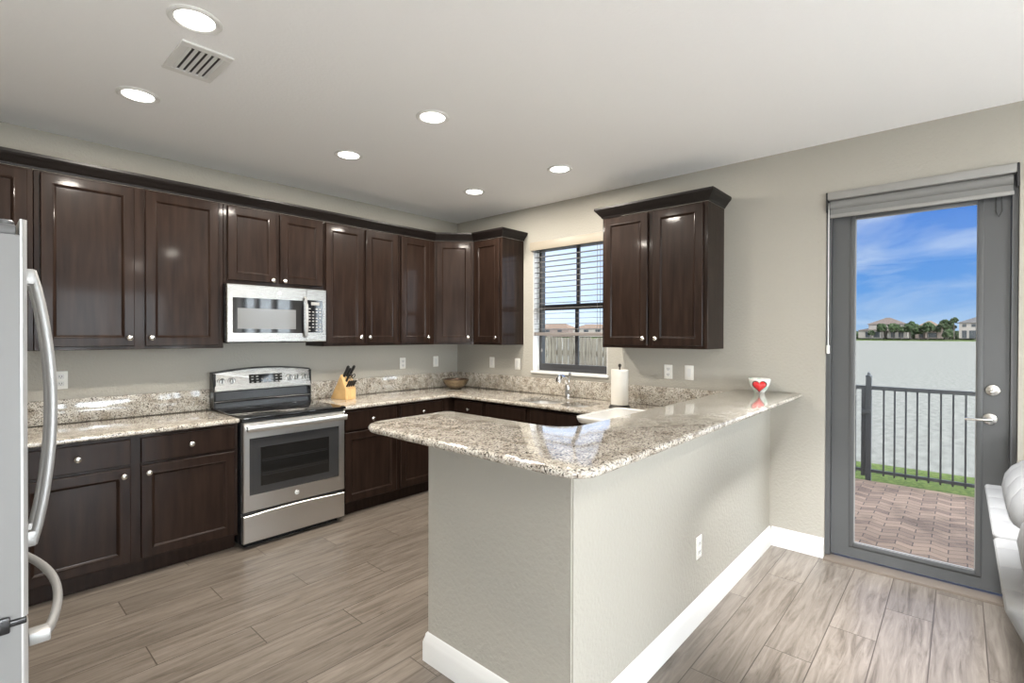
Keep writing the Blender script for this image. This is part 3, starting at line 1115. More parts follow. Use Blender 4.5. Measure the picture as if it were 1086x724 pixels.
base('dark base cabinet left of the range with two drawers over two doors', (-3.72, 0, 0), 0, 1.128, [(0.03, 0.522, 'r', True), (0.575, 1.105, 'l', True)])
base('dark base cabinet right of the range, under the knife block', (-1.812, 0, 0), 0, 1.808, [(0.027, 0.530, 'r', True), (0.571, 1.060, 'l', True)])
base('narrow dark base cabinet with one drawer in the corner left of the sink base', (0, -0.632, 0), -PI / 2, 0.433, [(0.055, 0.410, 'l', True)])
base('dark sink base cabinet with two plain false drawer fronts under the sink', (0, -1.067, 0), -PI / 2, 1.062, [(0.024, 0.505, 'r', False), (0.555, 1.040, 'l', False)], 0.61, 0.66)
base('dark base cabinet right of the sink base, half hidden by the raised bar', (0, -2.131, 0), -PI / 2, 1.087, [(0.05, 0.385, 'l', True)])
base('dark base cabinet facing the sink under the low peninsula counter', (-0.68, -3.219, 0), PI, 1.655, [(0.03, 0.80, 'r', True), (0.84, 1.62, 'l', True)], 0.60)

# ------------------------------------------------------------------ counters
R_ = 0.012
mb = MB()
slab(mb, [(-3.74, -0.645), (-2.590, -0.645), (-2.590, -0.002), (-3.74, -0.002)], [], CB, CT, R_, 4)
tag(mb.build('granite_countertop', M['granite'], None, (-3.1, -0.3, CB), angle=50), 'speckled granite countertop left of the range', 'countertop')


def dshape(y0, y1, x0, x1, r):
    return rrect(x0, x1, y0, y1, r, 6)


bowl1 = dshape(-1.800, -1.395, -0.585, -0.185, 0.10)
bowl2 = dshape(-2.105, -1.845, -0.560, -0.215, 0.10)
outer = [(-1.812, -0.645)] + [(-0.665, -0.645)] + [(-0.655, -0.655)] + [(-0.655, -2.545), (-0.665, -2.555)] + [(-2.336, -2.555), (-2.336, -3.217), (-0.002, -3.217), (-0.002, -0.002), (-1.812, -0.002)]
# keep counter clockwise order
mb = MB()
slab(mb, outer, [list(reversed(bowl1)), list(reversed(bowl2))], CB, CT, R_, 4)
tag(mb.build('granite_countertop', M['granite'], None, (-0.6, -1.0, CB), angle=50), 'speckled granite countertop with the undermount sink, wrapping the kitchen corner', 'countertop')
BS = 1.070
tag(MB().box(-3.74, -2.585, -0.022, -0.0005, CT + 0.0005, BS, 0.003).build('backsplash', M['granite'], None, (-3.1, -0.011, CT)), 'granite backsplash strip behind the counter left of the range', 'backsplash')
tag(MB().box(-1.815, -0.023, -0.022, -0.0005, CT + 0.0005, BS, 0.003).build('backsplash', M['granite'], None, (-0.9, -0.011, CT)), 'granite backsplash strip behind the knife block, right of the range', 'backsplash')
tag(MB().box(-0.022, -0.0005, -3.215, -0.001, CT + 0.0005, BS, 0.003).build('backsplash', M['granite'], None, (-0.011, -1.6, CT)), 'long granite backsplash strip below the window behind the sink', 'backsplash')

# raised bar, L shaped with rounded corners
XO, XI, YE, YO, YI = -2.70, -2.165, -2.340, -3.545, -3.100
pts = []
pts += arc(XO + 0.10, YO + 0.10, 0.10, 180, 270, 8)
pts += [(-0.002, YO), (-0.002, YI)]
pts += list(reversed(arc(XI + 0.14, YI + 0.14, 0.14, 180, 270, 8)))
pts += arc(XI - 0.05, YE - 0.05, 0.05, 0, 90, 6)
pts += arc(XO + 0.12, YE - 0.12, 0.12, 90, 180, 8)
mb = MB()
slab(mb, pts, [], BAR_B + 0.001, BAR_T, 0.0155, 5)
tag(mb.build('granite_bar_top', M['granite'], None, (-2.4, -3.2, BAR_B), angle=50), 'raised L-shaped speckled granite bar top on the peninsula wall', 'bar top')

# sink
sk = thing('kitchen_sink', 'stainless double-bowl sink set into the granite below the window', 'sink', (-0.38, -1.75, 0.70))
O = (-0.38, -1.75, 0.70)
for nm, (x0, x1, y0, y1, dz) in (('large_bowl', (-0.585, -0.185, -1.800, -1.395, 0.20)), ('small_bowl', (-0.560, -0.215, -2.105, -1.845, 0.16))):
    mb = MB()
    L0 = rrect(x0 - 0.006, x1 + 0.006, y0 - 0.006, y1 + 0.006, 0.10, 6)
    L1 = rrect(x0 + 0.012, x1 - 0.012, y0 + 0.012, y1 - 0.012, 0.09, 6)
    L2 = rrect(x0 + 0.03, x1 - 0.03, y0 + 0.03, y1 - 0.03, 0.075, 6)
    mb.rings([[(x, y, CB - 0.002) for x, y in rrect(x0 - 0.02, x1 + 0.02, y0 - 0.02, y1 + 0.02, 0.11, 6)],
              [(x, y, CB - 0.001) for x, y in L0], [(x, y, CB - dz * 0.5) for x, y in L1], [(x, y, CB - dz + 0.02) for x, y in L1], [(x, y, CB - dz) for x, y in L2]], cap0=False)
    o = mb.build(nm, M['sink'], sk, O)
    MB().lathe([(0.045, 0.0), (0.045, 0.003), (0.03, 0.003), (0.028, 0.001)], ((x0 + x1) / 2, (y0 + y1) / 2, CB - dz + 0.0005), seg=18).build('drain', M['chrome'], o, O)

fc = thing('kitchen_faucet', 'chrome pull-out kitchen faucet standing behind the sink', 'faucet', (-0.125, -1.655, CT))
MB().lathe([(0.028, 0.0), (0.028, 0.006), (0.024, 0.012), (0.026, 0.05), (0.025, 0.10), (0.021, 0.115)], seg=18).build('base', M['chrome'], fc)
MB().tube([(0, 0, 0.10), (-0.008, 0, 0.14), (-0.03, 0.002, 0.175), (-0.055, 0.004, 0.192), (-0.075, 0.005, 0.196)], [0.023, 0.022, 0.021, 0.020, 0.019], 12).build('spout', M['chrome'], fc)
MB().tube([(-0.065, 0.005, 0.198), (-0.095, 0.007, 0.196), (-0.118, 0.009, 0.180), (-0.128, 0.010, 0.152)], [0.023, 0.029, 0.032, 0.028], 12).build('spray_head', M['chrome'], fc)
MB().tube([(0.0, 0, 0.11), (0.012, -0.006, 0.145), (0.016, -0.012, 0.19), (0.014, -0.016, 0.235)], [0.018, 0.015, 0.011, 0.012], 10).build('lever', M['chrome'], fc)

# ------------------------------------------------------------------ range
RX0, RX1 = -2.583, -1.820
RC = (RX0 + RX1) / 2
rg = thing('electric_range', 'freestanding stainless electric range with black glass cooktop', 'range', (RC, -0.35, 0.0))
O = (RC, -0.35, 0.0)
MB().box(RX0, RX1, -0.645, -0.04, 0.03, 0.903).box(RX0 + 0.03, RX1 - 0.03, -0.62, -0.08, 0.0, 0.03).build('body', M['black'], rg, O, smooth=False)
ct = MB().box(RX0 - 0.003, RX1 + 0.003, -0.700, -0.045, 0.903, 0.924, 0.006).build('cooktop', M['black_glass'], rg, O)
for (x, y, r) in ((RX0 + 0.20, -0.52, 0.11), (RX1 - 0.20, -0.52, 0.095), (RX0 + 0.20, -0.24, 0.08), (RX1 - 0.20, -0.24, 0.11)):
    mb = MB()
    mb.rings([[(x + rr * math.cos(2 * PI * k / 40), y + rr * math.sin(2 * PI * k / 40), zz) for k in range(40)] for rr, zz in ((r, 0.9242), (r, 0.9246), (r - 0.003, 0.9246), (r - 0.003, 0.9242))], False, False)
    mb.build('burner_ring', M['oven_glass'], ct, O)
MB().box(RX0 + 0.002, RX1 - 0.002, -0.672, -0.645, 0.885, 0.903).build('front_trim', M['black_matte'], rg, O, smooth=False)
# oven door: stainless frame around a glass panel
dr = None
gx0, gx1, gz0, gz1 = RX0 + 0.04, RX1 - 0.052, 0.375, 0.772
YD = -0.690
mb = MB()
lp = []
for i, y in ((0, -0.646), (0, YD + 0.006), (0.006, YD)):
    lp.append([(RX0 + 0.002 + i, y, 0.262 + i), (RX1 - 0.002 - i, y, 0.262 + i), (RX1 - 0.002 - i, y, 0.884 - i), (RX0 + 0.002 + i, y, 0.884 - i)])
lp.append([(gx0, YD, gz0), (gx1, YD, gz0), (gx1, YD, gz1), (gx0, YD, gz1)])
lp.append([(gx0, YD + 0.004, gz0), (gx1, YD + 0.004, gz0), (gx1, YD + 0.004, gz1), (gx0, YD + 0.004, gz1)])
mb.rings(lp)
dr = mb.build('oven_door', M['steel'], rg, O, smooth=False)
gl = MB().box(gx0 + 0.001, gx1 - 0.001, YD + 0.0005, YD + 0.0038, gz0 + 0.001, gz1 - 0.001).build('door_glass', M['oven_glass'], dr, O, smooth=False)
MB().box(gx0 + 0.075, gx1 - 0.085, YD - 0.0006, YD + 0.0005, gz0 + 0.055, gz1 - 0.07).build('viewing_window', M['oven_in'], dr, O, smooth=False)
mb = MB()
for zz in (0.50, 0.515, 0.60, 0.612):
    mb.box(gx0 + 0.085, gx1 - 0.095, YD - 0.0010, YD - 0.0006, zz, zz + 0.003)
mb.build('oven_rack', M['oven_glass'], dr, O, smooth=False)
mb = MB()
n = 14
path = []
for i in range(n + 1):
    s = i / n
    path.append((RX0 + 0.012 + (RX1 - RX0 - 0.024) * s, -0.735 - 0.012 * math.sin(PI * s), 0.845))
mb.tube(path, 0.02, 12, flat=(0.011, 0.022))
for x in (RX0 + 0.03, RX1 - 0.03):
    mb.box(x - 0.016, x + 0.016, -0.735, YD + 0.0005, 0.828, 0.862, 0.004)
mb.build('oven_handle', M['steel'], dr, O)
mb = MB()
lp = []
nn = 12
for y, ins in ((-0.646, 0), (YD + 0.006, 0), (YD, 0.006)):
    top = [(RX1 - 0.002 - ins - (RX1 - RX0 - 0.004 - 2 * ins) * i / nn, y, 0.236 - ins + 0.012 * math.sin(PI * i / nn)) for i in range(nn + 1)]
    lp.append([(RX0 + 0.002 + ins, y, 0.045 + ins), (RX1 - 0.002 - ins, y, 0.045 + ins)] + top)
mb.rings(lp)
MB2 = mb.build('storage_drawer', M['steel'], rg, O, smooth=False)


def round_logo(parent, O, x, y, z, r, mat_disc, mat_mark):
    """round script-monogram badge"""
    MB().lathe([(r, 0.0), (r, 0.0012), (r * 0.96, 0.0016)], (x, y, z), '-y', 24).build('logo_disc', mat_disc, parent, O)
    mb = MB()
    mb.rings([[(x + q * math.cos(2 * PI * k / 28), yy, z + q * math.sin(2 * PI * k / 28)) for k in range(28)] for q, yy in ((r * 0.92, y - 0.0016), (r * 0.92, y - 0.0022), (r * 0.82, y - 0.0022), (r * 0.82, y - 0.0016))], False, False)
    cu = bpy.data.curves.new('letters', 'FONT')
    cu.body = 'GE'
    cu.size = r * 1.05
    cu.align_x = 'CENTER'
    cu.align_y = 'CENTER'
    cu.shear = 0.25
    cu.extrude = 0.0003
    tmp = bpy.data.objects.new('letters', cu)
    COL.objects.link(tmp)
    bpy.context.view_layer.update()
    me = bpy.data.meshes.new_from_object(tmp.evaluated_get(bpy.context.evaluated_depsgraph_get()))
    bpy.data.objects.remove(tmp)
    b2 = bmesh.new()
    b2.from_mesh(me)
    b2.transform(Matrix.Translation((x, y - 0.0020, z)) @ Matrix.Rotation(PI / 2, 4, 'X'))
    b2.to_mesh(me)
    b2.free()
    mb.bm.from_mesh(me)
    mb.build('logo', mat_mark, parent, O, smooth=False)


round_logo(dr, O, -2.208, YD, 0.325, 0.018, M['print_white'], M['print_grey'])
# backguard
bg = thing('x', 'x', 'x')
bpy.data.objects.remove(bg)
mb = MB()
mb.hexa([(RX0, -0.105, 0.924), (RX1, -0.105, 0.924), (RX1, -0.03, 0.924), (RX0, -0.03, 0.924),
         (RX0, -0.085, 1.055), (RX1, -0.085, 1.055), (RX1, -0.03, 1.055), (RX0, -0.03, 1.055)])
mb.tube([(RX0 + 0.005, -0.112, 0.972), (RC, -0.114, 0.976), (RX1 - 0.005, -0.112, 0.972)], 0.011, 8)
mb.box(RX0 - 0.002, RX0 + 0.012, -0.116, -0.026, 0.924, 1.190)
mb.box(RX1 - 0.012, RX1 + 0.002, -0.116, -0.026, 0.924, 1.190)
bgd = mb.build('backguard', M['black'], rg, O, smooth=False)
mb = MB()
lp = []
nn = 16
for (yb_, yt_, ins) in ((-0.030, -0.030, 0.0), (-0.118, -0.090, 0.0), (-0.124, -0.096, 0.006)):
    top, bot = [], []
    for i in range(nn + 1):
        s = i / nn
        x = RX1 - ins - (RX1 - RX0 - 2 * ins) * s
        top.append((x, yt_, 1.196 - ins + 0.030 * math.sin(PI * s)))
    lp.append([(RX0 + ins, yb_, 1.052 + ins), (RX1 - ins, yb_, 1.052 + ins)] + top)
mb.rings(lp)
pan = mb.build('control_panel', M['steel_dimmed'], rg, O, smooth=False)
mb = MB()
lp = [[(x + 0, y, z) for (x, y, z) in [(RX0 - 0.004, -0.028, 1.05), (RX1 + 0.004, -0.028, 1.05)] + [(RX1 + 0.004 - (RX1 - RX0 + 0.008) * i / nn, -0.028, 1.201 + 0.030 * math.sin(PI * i / nn)) for i in range(nn + 1)]],
      [(x, y, z) for (x, y, z) in [(RX0 - 0.004, -0.112, 1.05), (RX1 + 0.004, -0.112, 1.05)] + [(RX1 + 0.004 - (RX1 - RX0 + 0.008) * i / nn, -0.088, 1.201 + 0.030 * math.sin(PI * i / nn)) for i in range(nn + 1)]]]
mb.rings(lp)
mb.build('panel_housing', M['black'], rg, O, smooth=False)


def ypan(z):
    return -0.124 + (z - 1.052) * (0.028 / 0.15)


for x in (-2.533, -2.458, -2.010, -1.948, -1.882):
    zz = 1.131
    y = ypan(zz)
    k = MB().lathe([(0.023, 0.0), (0.023, 0.004), (0.019, 0.006), (0.017, 0.022), (0.015, 0.025)], (x, y, zz), '-y', 18).build('control_knob', M['steel'], rg, O)
    MB().lathe([(0.0275, 0.0), (0.0275, 0.0025)], (x, y + 0.002, zz), '-y', 20).box(x - 0.0035, x + 0.0035, y - 0.030, y - 0.020, zz - 0.014, zz + 0.020).build('knob_pointer', M['black_matte'], k, O)
dsp = MB().hexa([(-2.328, ypan(1.092), 1.090), (-2.066, ypan(1.092), 1.090), (-2.066, ypan(1.092) + 0.004, 1.090), (-2.328, ypan(1.092) + 0.004, 1.090),
                 (-2.328, ypan(1.172) - 0.002, 1.172), (-2.066, ypan(1.172) - 0.002, 1.172), (-2.066, ypan(1.172) + 0.004, 1.172), (-2.328, ypan(1.172) + 0.004, 1.172)]).build('display_panel', M['black_glass'], rg, O, smooth=False)
mb = MB()
for j, zz in enumerate((1.106, 1.130, 1.152)):
    for i in range(7):
        x = -2.312 + i * 0.038
        if j == 2 and 2 <= i <= 4:
            continue
        y = ypan(zz) - 0.0025
        mb.box(x, x + 0.018, y, y + 0.001, zz, zz + 0.008)
mb.build('button_print', M['print_grey'], dsp, O, smooth=False)

# ------------------------------------------------------------------ microwave
MX0, MX1, MZ0, MZ1, MY = -2.590, -1.828, 1.438, 1.868, -0.405
mw = thing('microwave_oven', 'stainless over-the-range microwave mounted under the short cabinet', 'microwave', ((MX0 + MX1) / 2, -0.2, MZ0))
O = ((MX0 + MX1) / 2, -0.2, MZ0)
MB().box(MX0 + 0.004, MX1 - 0.004, -0.365, -0.002, MZ0 + 0.004, MZ1).box(MX0 + 0.05, MX1 - 0.05, -0.30, -0.06, MZ0 - 0.008, MZ0 + 0.004).build('body', M['black'], mw, O, smooth=False)
mb = MB()
wx0, wx1, wz0, wz1 = -2.551, -2.022, 1.505, 1.768
dx1 = -2.000
lp = []
for i, y in ((0, -0.366), (0, MY + 0.005), (0.005, MY)):
    lp.append([(MX0 + i, y, MZ0 + i), (dx1 - i * 0.3, y, MZ0 + i), (dx1 - i * 0.3, y, MZ1 - 0.002 - i), (MX0 + i, y, MZ1 - 0.002 - i)])
lp.append([(wx0, MY, wz0), (wx1, MY, wz0), (wx1, MY, wz1), (wx0, MY, wz1)])
lp.append([(wx0, MY + 0.004, wz0), (wx1, MY + 0.004, wz0), (wx1, MY + 0.004, wz1), (wx0, MY + 0.004, wz1)])
mb.rings(lp)
md = mb.build('door', M['steel_dimmed'], mw, O, smooth=False)
MB().box(wx0 + 0.001, wx1 - 0.001, MY + 0.0004, MY + 0.0038, wz0 + 0.001, wz1 - 0.001).build('door_glass', M['black_glass'], md, O, smooth=False)
MB().box(-2.518, -2.085, MY - 0.0004, MY + 0.0004, 1.537, 1.690).build('mesh_window', M['mesh_glass'], md, O, smooth=False)
mb = MB()
mb.tube([(-2.012, MY, 1.475), (-2.012, MY - 0.022, 1.485), (-2.012, MY - 0.036, 1.54), (-2.012, MY - 0.040, 1.64), (-2.012, MY - 0.036, 1.735), (-2.012, MY - 0.022, 1.785), (-2.012, MY, 1.795)], 0.011, 10, flat=(0.012, 0.008))
mb.build('handle', M['handle'], md, O)
round_logo(md, O, -2.214, MY, 1.815, 0.015, M['print_white'], M['print_grey'])
mb = MB()
lp = []
for i, y in ((0, -0.366), (0, MY + 0.005), (0.005, MY)):
    lp.append([(dx1 + 0.002 + i * 0.3, y, MZ0 + i), (MX1 - i, y, MZ0 + i), (MX1 - i, y, MZ1 - 0.002 - i), (dx1 + 0.002 + i * 0.3, y, MZ1 - 0.002 - i)])
mb.rings(lp)
cp = mb.build('control_panel', M['steel_dimmed'], mw, O, smooth=False)
MB().box(-1.992, -1.862, MY - 0.002, MY + 0.0005, 1.512, 1.775, 0.001, 1).build('keypad', M['black_glass'], cp, O)
mb = MB()
for j in range(8):
    for i in range(4):
        x, zz = -1.982 + i * 0.030, 1.525 + j * 0.025
        if (i * 3 + j * 5) % 7 != 3:
            mb.box(x, x + 0.016, MY - 0.0026, MY - 0.002, zz, zz + 0.009)
mb.box(-1.960, -1.890, MY - 0.0026, MY - 0.002, 1.735, 1.760)
mb.build('key_print', M['print_grey'], cp, O, smooth=False)

# ------------------------------------------------------------------ refrigerator (faces +x)
FY0, FY1 = -2.52, -1.61
FXF = -3.772
fr = thing('refrigerator', 'stainless french door refrigerator with bottom freezer drawer at the left edge', 'refrigerator', (-4.15, -2.065, 0.0))
O = (-4.15, -2.065, 0.0)
MB().box(-4.56, -3.872, FY0 + 0.005, FY1 - 0.005, 0.02, 1.745, 0.006).build('body', M['steel_side'], fr, O)
FM = (FY0 + FY1) / 2


def fdoor(name, y0, y1, z0, z1):
    # grey door core with a bowed stainless sheet on its face
    n = 10
    front = []
    for i in range(n + 1):
        q = i / n
        front.append((FXF - 0.008 + 0.008 * math.sin(PI * q), y0 + 0.010 + (y1 - y0 - 0.020) * q))
    d = MB().prism([(-3.868, y0 + 0.001), (FXF - 0.022, y0 + 0.001), (FXF - 0.022, y1 - 0.001), (-3.868, y1 - 0.001)], z0, min(z1, 1.755)).build(name, M['fridge_side'], fr, O, smooth=False)
    poly = [(FXF - 0.022, y0), (FXF - 0.018, y0), (FXF - 0.012, y0 + 0.004)] + front + [(FXF - 0.012, y1 - 0.004), (FXF - 0.018, y1), (FXF - 0.022, y1)]
    MB().prism(poly, z0, z1).build('door_skin', M['fridge_edge'], d, O, angle=30, label='stainless door face')
    return d


fd1 = fdoor('door', FY0, FM - 0.003, 0.752, 1.797)
fd2 = fdoor('door', FM + 0.003, FY1, 0.752, 1.797)
fd3 = fdoor('freezer_drawer', FY0, FY1, 0.10, 0.735)
MB().box(-4.5, -3.83, FY0 + 0.02, FY1 - 0.02, 0.0, 0.095).build('kick_grille', M['black_matte'], fr, O, smooth=False)


def bow_handle(y):
    pts_ = []
    for i in range(17):
        s = i / 16
        zz = 0.815 + (1.700 - 0.815) * s
        pts_.append((FXF + 0.030 + 0.050 * math.sin(PI * s) ** 0.8, y, zz))
    mb = MB().tube(pts_, 0.014, 12, flat=(0.013, 0.012))
    mb.box(FXF - 0.004, FXF + 0.040, y - 0.013, y + 0.013, 1.655, 1.705, 0.005)
    mb.box(FXF - 0.004, FXF + 0.040, y - 0.013, y + 0.013, 0.810, 0.860, 0.005)
    return mb


bow_handle(FM - 0.048).build('handle', M['handle'], fd1, O)
bow_handle(FM + 0.052).build('handle', M['handle'], fd2, O)
pts_ = []
for i in range(17):
    s = i / 16
    pts_.append((FXF + 0.030 + 0.060 * math.sin(PI * s) ** 0.8, FY0 + 0.075 + (FY1 - FY0 - 0.15) * s, 0.655))
mb = MB().tube(pts_, 0.014, 12, flat=(0.012, 0.015))
mb.box(FXF - 0.004, FXF + 0.042, FY0 + 0.062, FY0 + 0.110, 0.638, 0.672, 0.005)
mb.box(FXF - 0.004, FXF + 0.042, FY1 - 0.110, FY1 - 0.062, 0.638, 0.672, 0.005)
mb.build('handle', M['handle'], fd3, O)
MB().box(-3.99, -3.800, FY0 + 0.006, FY0 + 0.075, 1.7555, 1.782, 0.006).lathe([(0.016, 0.0), (0.016, 0.012), (0.012, 0.016)], (-3.818, FY0 + 0.035, 1.780), seg=16).build('hinge_cover', M['hinge'], fr, O)
MB().box(-3.99, -3.800, FY1 - 0.075, FY1 - 0.006, 1.7555, 1.782, 0.006).lathe([(0.016, 0.0), (0.016, 0.012), (0.012, 0.016)], (-3.818, FY1 - 0.035, 1.780), seg=16).build('hinge_cover', M['hinge'], fr, O)
MB().box(-3.90, FXF - 0.012, FY0 - 0.007, FY0 + 0.05, 0.736, 0.751, 0.003).box(-3.90, -3.815, FY0 - 0.010, FY0 - 0.001, 0.722, 0.765, 0.004).build('mid_hinge', M['black'], fr, O)


# ------------------------------------------------------------------ outlets and switches
def wall_plate(loc, rz, kind, label):
    """plate standing out from a wall; local front is -y"""
    t = thing('wall_outlet' if kind == 'outlet' else 'light_switch', label, 'outlet' if kind == 'outlet' else 'switch', loc, rz)
    MB().box(-0.036, 0.036, -0.006, -0.0005, -0.058, 0.058, 0.003).build('plate', M['plate'], t)
    if kind == 'outlet':
        for s in (-1, 1):
            r = MB().box(-0.0155, 0.0155, -0.0085, -0.0055, s * 0.0225 - 0.0145, s * 0.0225 + 0.0145, 0.004).build('receptacle', M['white'], t)
            MB().box(-0.0075, -0.0045, -0.0091, -0.0083, s * 0.0225 - 0.003, s * 0.0225 + 0.007).box(0.0045, 0.0075, -0.0091, -0.0083, s * 0.0225 - 0.003, s * 0.0225 + 0.007).box(-0.002, 0.002, -0.0091, -0.0083, s * 0.0225 - 0.010, s * 0.0225 - 0.006).build('slot', M['plate_dark'], r, smooth=False)
    else:
        MB().hexa([(-0.016, -0.0095, -0.033), (0.016, -0.0095, -0.033), (0.016, -0.0055, -0.033), (-0.016, -0.0055, -0.033),
                   (-0.016, -0.0065, 0.033), (0.016, -0.0065, 0.033), (0.016, -0.0055, 0.033), (-0.016, -0.0055, 0.033)]).build('rocker', M['white'], t, smooth=False)
    return t


wall_plate((-3.446, 0, 1.195), 0, 'outlet', 'white outlet on the range wall just right of the fridge handle')
wall_plate((-0.767, 0, 1.196), 0, 'outlet', 'white outlet on the range wall between knife block and bowl')
wall_plate((-0.324, 0, 1.199), 0, 'switch', 'white plate on the range wall above the bronze bowl near the corner')
wall_plate((0, -0.564, 1.197), -PI / 2, 'switch', 'white switch plate on the window wall nearest the kitchen corner')
wall_plate((0, -0.931, 1.194), -PI / 2, 'switch', 'white switch plate right beside the kitchen window, left of it')
wall_plate((0, -2.574, 1.198), -PI / 2, 'outlet', 'white outlet under the lone wall cabinet, left one of the pair')
wall_plate((0, -2.748, 1.199), -PI / 2, 'switch', 'white blank-looking plate under the lone wall cabinet, right one of the pair')
wall_plate((-1.318, PY, 0.392), 0, 'outlet', 'white outlet low on the long side of the peninsula wall')


# ------------------------------------------------------------------ ceiling fittings
def downlight(x, y, label):
    t = thing('ceiling_light', label, 'ceiling light', (x, y, H), 0, 'round recessed ceiling lights')
    MB().lathe([(0.098, 0.0), (0.098, -0.004), (0.090, -0.009), (0.074, -0.006), (0.070, -0.001)], seg=36, cap0=False, cap1=False).build('trim_ring', M['white'], t)
    MB().lathe([(0.071, -0.0015), (0.071, -0.003), (0.05, -0.005)], seg=32).build('lens', M['lens'], t)
    ld = bpy.data.lights.new('ceiling_lamp', 'AREA')
    ld.shape = 'DISK'
    ld.size = 0.13
    ld.energy = LAMP_W
    ld.color = (1.0, 0.93, 0.83)
    lo = bpy.data.objects.new('lamp', ld)
    COL.objects.link(lo)
    lo.parent = t
    lo.location = (0, 0, -0.014)
    return t


DL = [(-3.245, -2.008, 'large recessed ceiling light nearest the top left, above the ceiling vent'),
      (-3.240, -1.040, 'recessed ceiling light left of the ceiling vent, in front of the wide wall cabinet'),
      (-2.012, -2.018, 'recessed ceiling light in the near row, the middle one of three'),
      (-2.012, -1.075, 'recessed ceiling light in the row by the cabinets, in front of the microwave'),
      (-0.765, -2.030, 'recessed ceiling light nearest the wall cabinet beside the patio door'),
      (-0.775, -1.085, 'recessed ceiling light nearest the kitchen corner')]
for a in DL:
    downlight(*a)
for x, y in ((-1.6, -5.6), (-4.4, -5.6), (-1.6, -7.8), (-4.4, -7.8)):  # extra lights out of view, added to brighten the room
    downlight(x, y, 'added unseen ceiling fill light in the living area behind the viewer')



def spotlight(x, y, label):  # added lamp out of view, stands in for daylight on the door-side floor
    t = thing('fill_spotlight', label, 'ceiling light', (x, y, H))
    MB().lathe([(0.098, 0.0), (0.098, -0.004), (0.090, -0.009), (0.074, -0.006), (0.070, -0.001)], seg=36, cap0=False, cap1=False).build('trim_ring', M['white'], t)
    MB().lathe([(0.071, -0.0015), (0.071, -0.003), (0.05, -0.005)], seg=32).build('lens', M['lens'], t)
    ld = bpy.data.lights.new('fill_spot_lamp', 'SPOT')
    ld.energy = 980
    ld.spot_size = math.radians(50)
    ld.spot_blend = 1.0
    ld.shadow_soft_size = 0.12
    ld.color = (0.97, 0.985, 1.0)
    lo = bpy.data.objects.new('lamp', ld)
    COL.objects.link(lo)
    lo.parent = t
    lo.location = (0, 0, -0.02)
    lo.rotation_euler = Vector((1.15, 0.24, -2.76)).to_track_quat('-Z', 'Y').to_euler()


def fill_lantern(x, y, z, label, k=1.0):  # glowing globe added out of view to brighten ceiling and walls
    t = thing('fill_lantern_lamp', label, 'floor lamp', (x, y, 0.0), 0, 'added paper fill lamps')
    MB().lathe([(0.16, 0.0), (0.16, 0.012), (0.02, 0.022), (0.012, 0.03), (0.012, z - 0.27)], seg=28).build('stand', M['nickel'], t)
    mb = MB()
    n = 18
    prof = []
    for i in range(n + 1):
        a_ = -PI / 2 + 0.15 + (PI - 0.30) * i / n
        prof.append(((0.28 + (0.004 if i % 2 else 0.0)) * math.cos(a_), z + 0.27 * math.sin(a_)))
    mb.lathe(prof, seg=32)
    m = new_mat('lit paper lantern', (0.85, 0.85, 0.82), 0.8)
    bs = m.node_tree.nodes['Principled BSDF']
    bs.inputs['Emission Color'].default_value = (0.94, 0.97, 1.0, 1)
    bs.inputs['Emission Strength'].default_value = LANTERN_FILL * k
    mb.build('paper_shade', m, t)


fill_lantern(-2.7, -6.6, 0.95, 'added unseen paper fill lamp in the middle of the living area', 1.0)
fill_lantern(-5.3, -5.4, 0.95, 'added unseen paper fill lamp behind the viewer on the left', 1.3)
fill_lantern(-0.9, -8.0, 0.95, 'added unseen paper fill lamp by the living room windows', 0.7)
spotlight(-1.7, -4.22, 'added unseen spotlight over the sofa and patio door floor')

vt = thing('ceiling_vent', 'white louvered air vent on the ceiling between two lights', 'vent', (-3.135, -1.655, H))
mb = MB()
for (a, b, c, d) in ((-0.105, 0.105, -0.165, -0.128), (-0.105, 0.105, 0.128, 0.165), (-0.105, -0.072, -0.128, 0.128), (0.072, 0.105, -0.128, 0.128)):
    mb.box(a, b, c, d, -0.010, 0.0, 0.002, 1)
mb.build('frame', M['white'], vt)
mb = MB()
for k in range(6):
    x = -0.066 + k * 0.0265
    mb.hexa([(x - 0.004, -0.128, -0.003), (x - 0.0025, -0.128, -0.002), (x - 0.0025, 0.128, -0.002), (x - 0.004, 0.128, -0.003),
             (x + 0.006, -0.128, -0.013), (x + 0.0075, -0.128, -0.012), (x + 0.0075, 0.128, -0.012), (x + 0.006, 0.128, -0.013)])
mb.build('louvers', M['white'], vt, smooth=False)
MB().box(-0.072, 0.072, -0.128, 0.128, -0.0015, 0.0).build('duct_opening', M['plate_dark'], vt, smooth=False)

# ------------------------------------------------------------------ things on the counters
# knife block: side profile extruded along its width, slots face up and to the front
KB = thing('knife_block', 'light maple knife block on the counter right of the range', 'knife block', (-1.548, -0.175, CT), 0.12)
W2 = 0.055
prof = [(0.095, 0.0), (0.0, 0.0)]
side = [(-0.115, 0.0), (0.105, 0.0), (-0.042, 0.225), (-0.115, 0.092)]       # (y, z)
mb = MB()
mb.rings([[(-W2, y, z) for y, z in side], [(W2, y, z) for y, z in side]])
bmesh.ops.bevel(mb.bm, geom=list(mb.bm.edges), offset=0.003, segments=2, affect='EDGES')
mb.build('block', M['maple'], KB, smooth=False)
# the slotted face runs from (-0.115, 0.092) to (0.012, 0.225)
fd = Vector((0, 0.073, 0.133)).normalized()
fn = Vector((0, -0.147, 0.225)).normalized()
fa = Vector((0, 0.225, 0.147)).normalized()


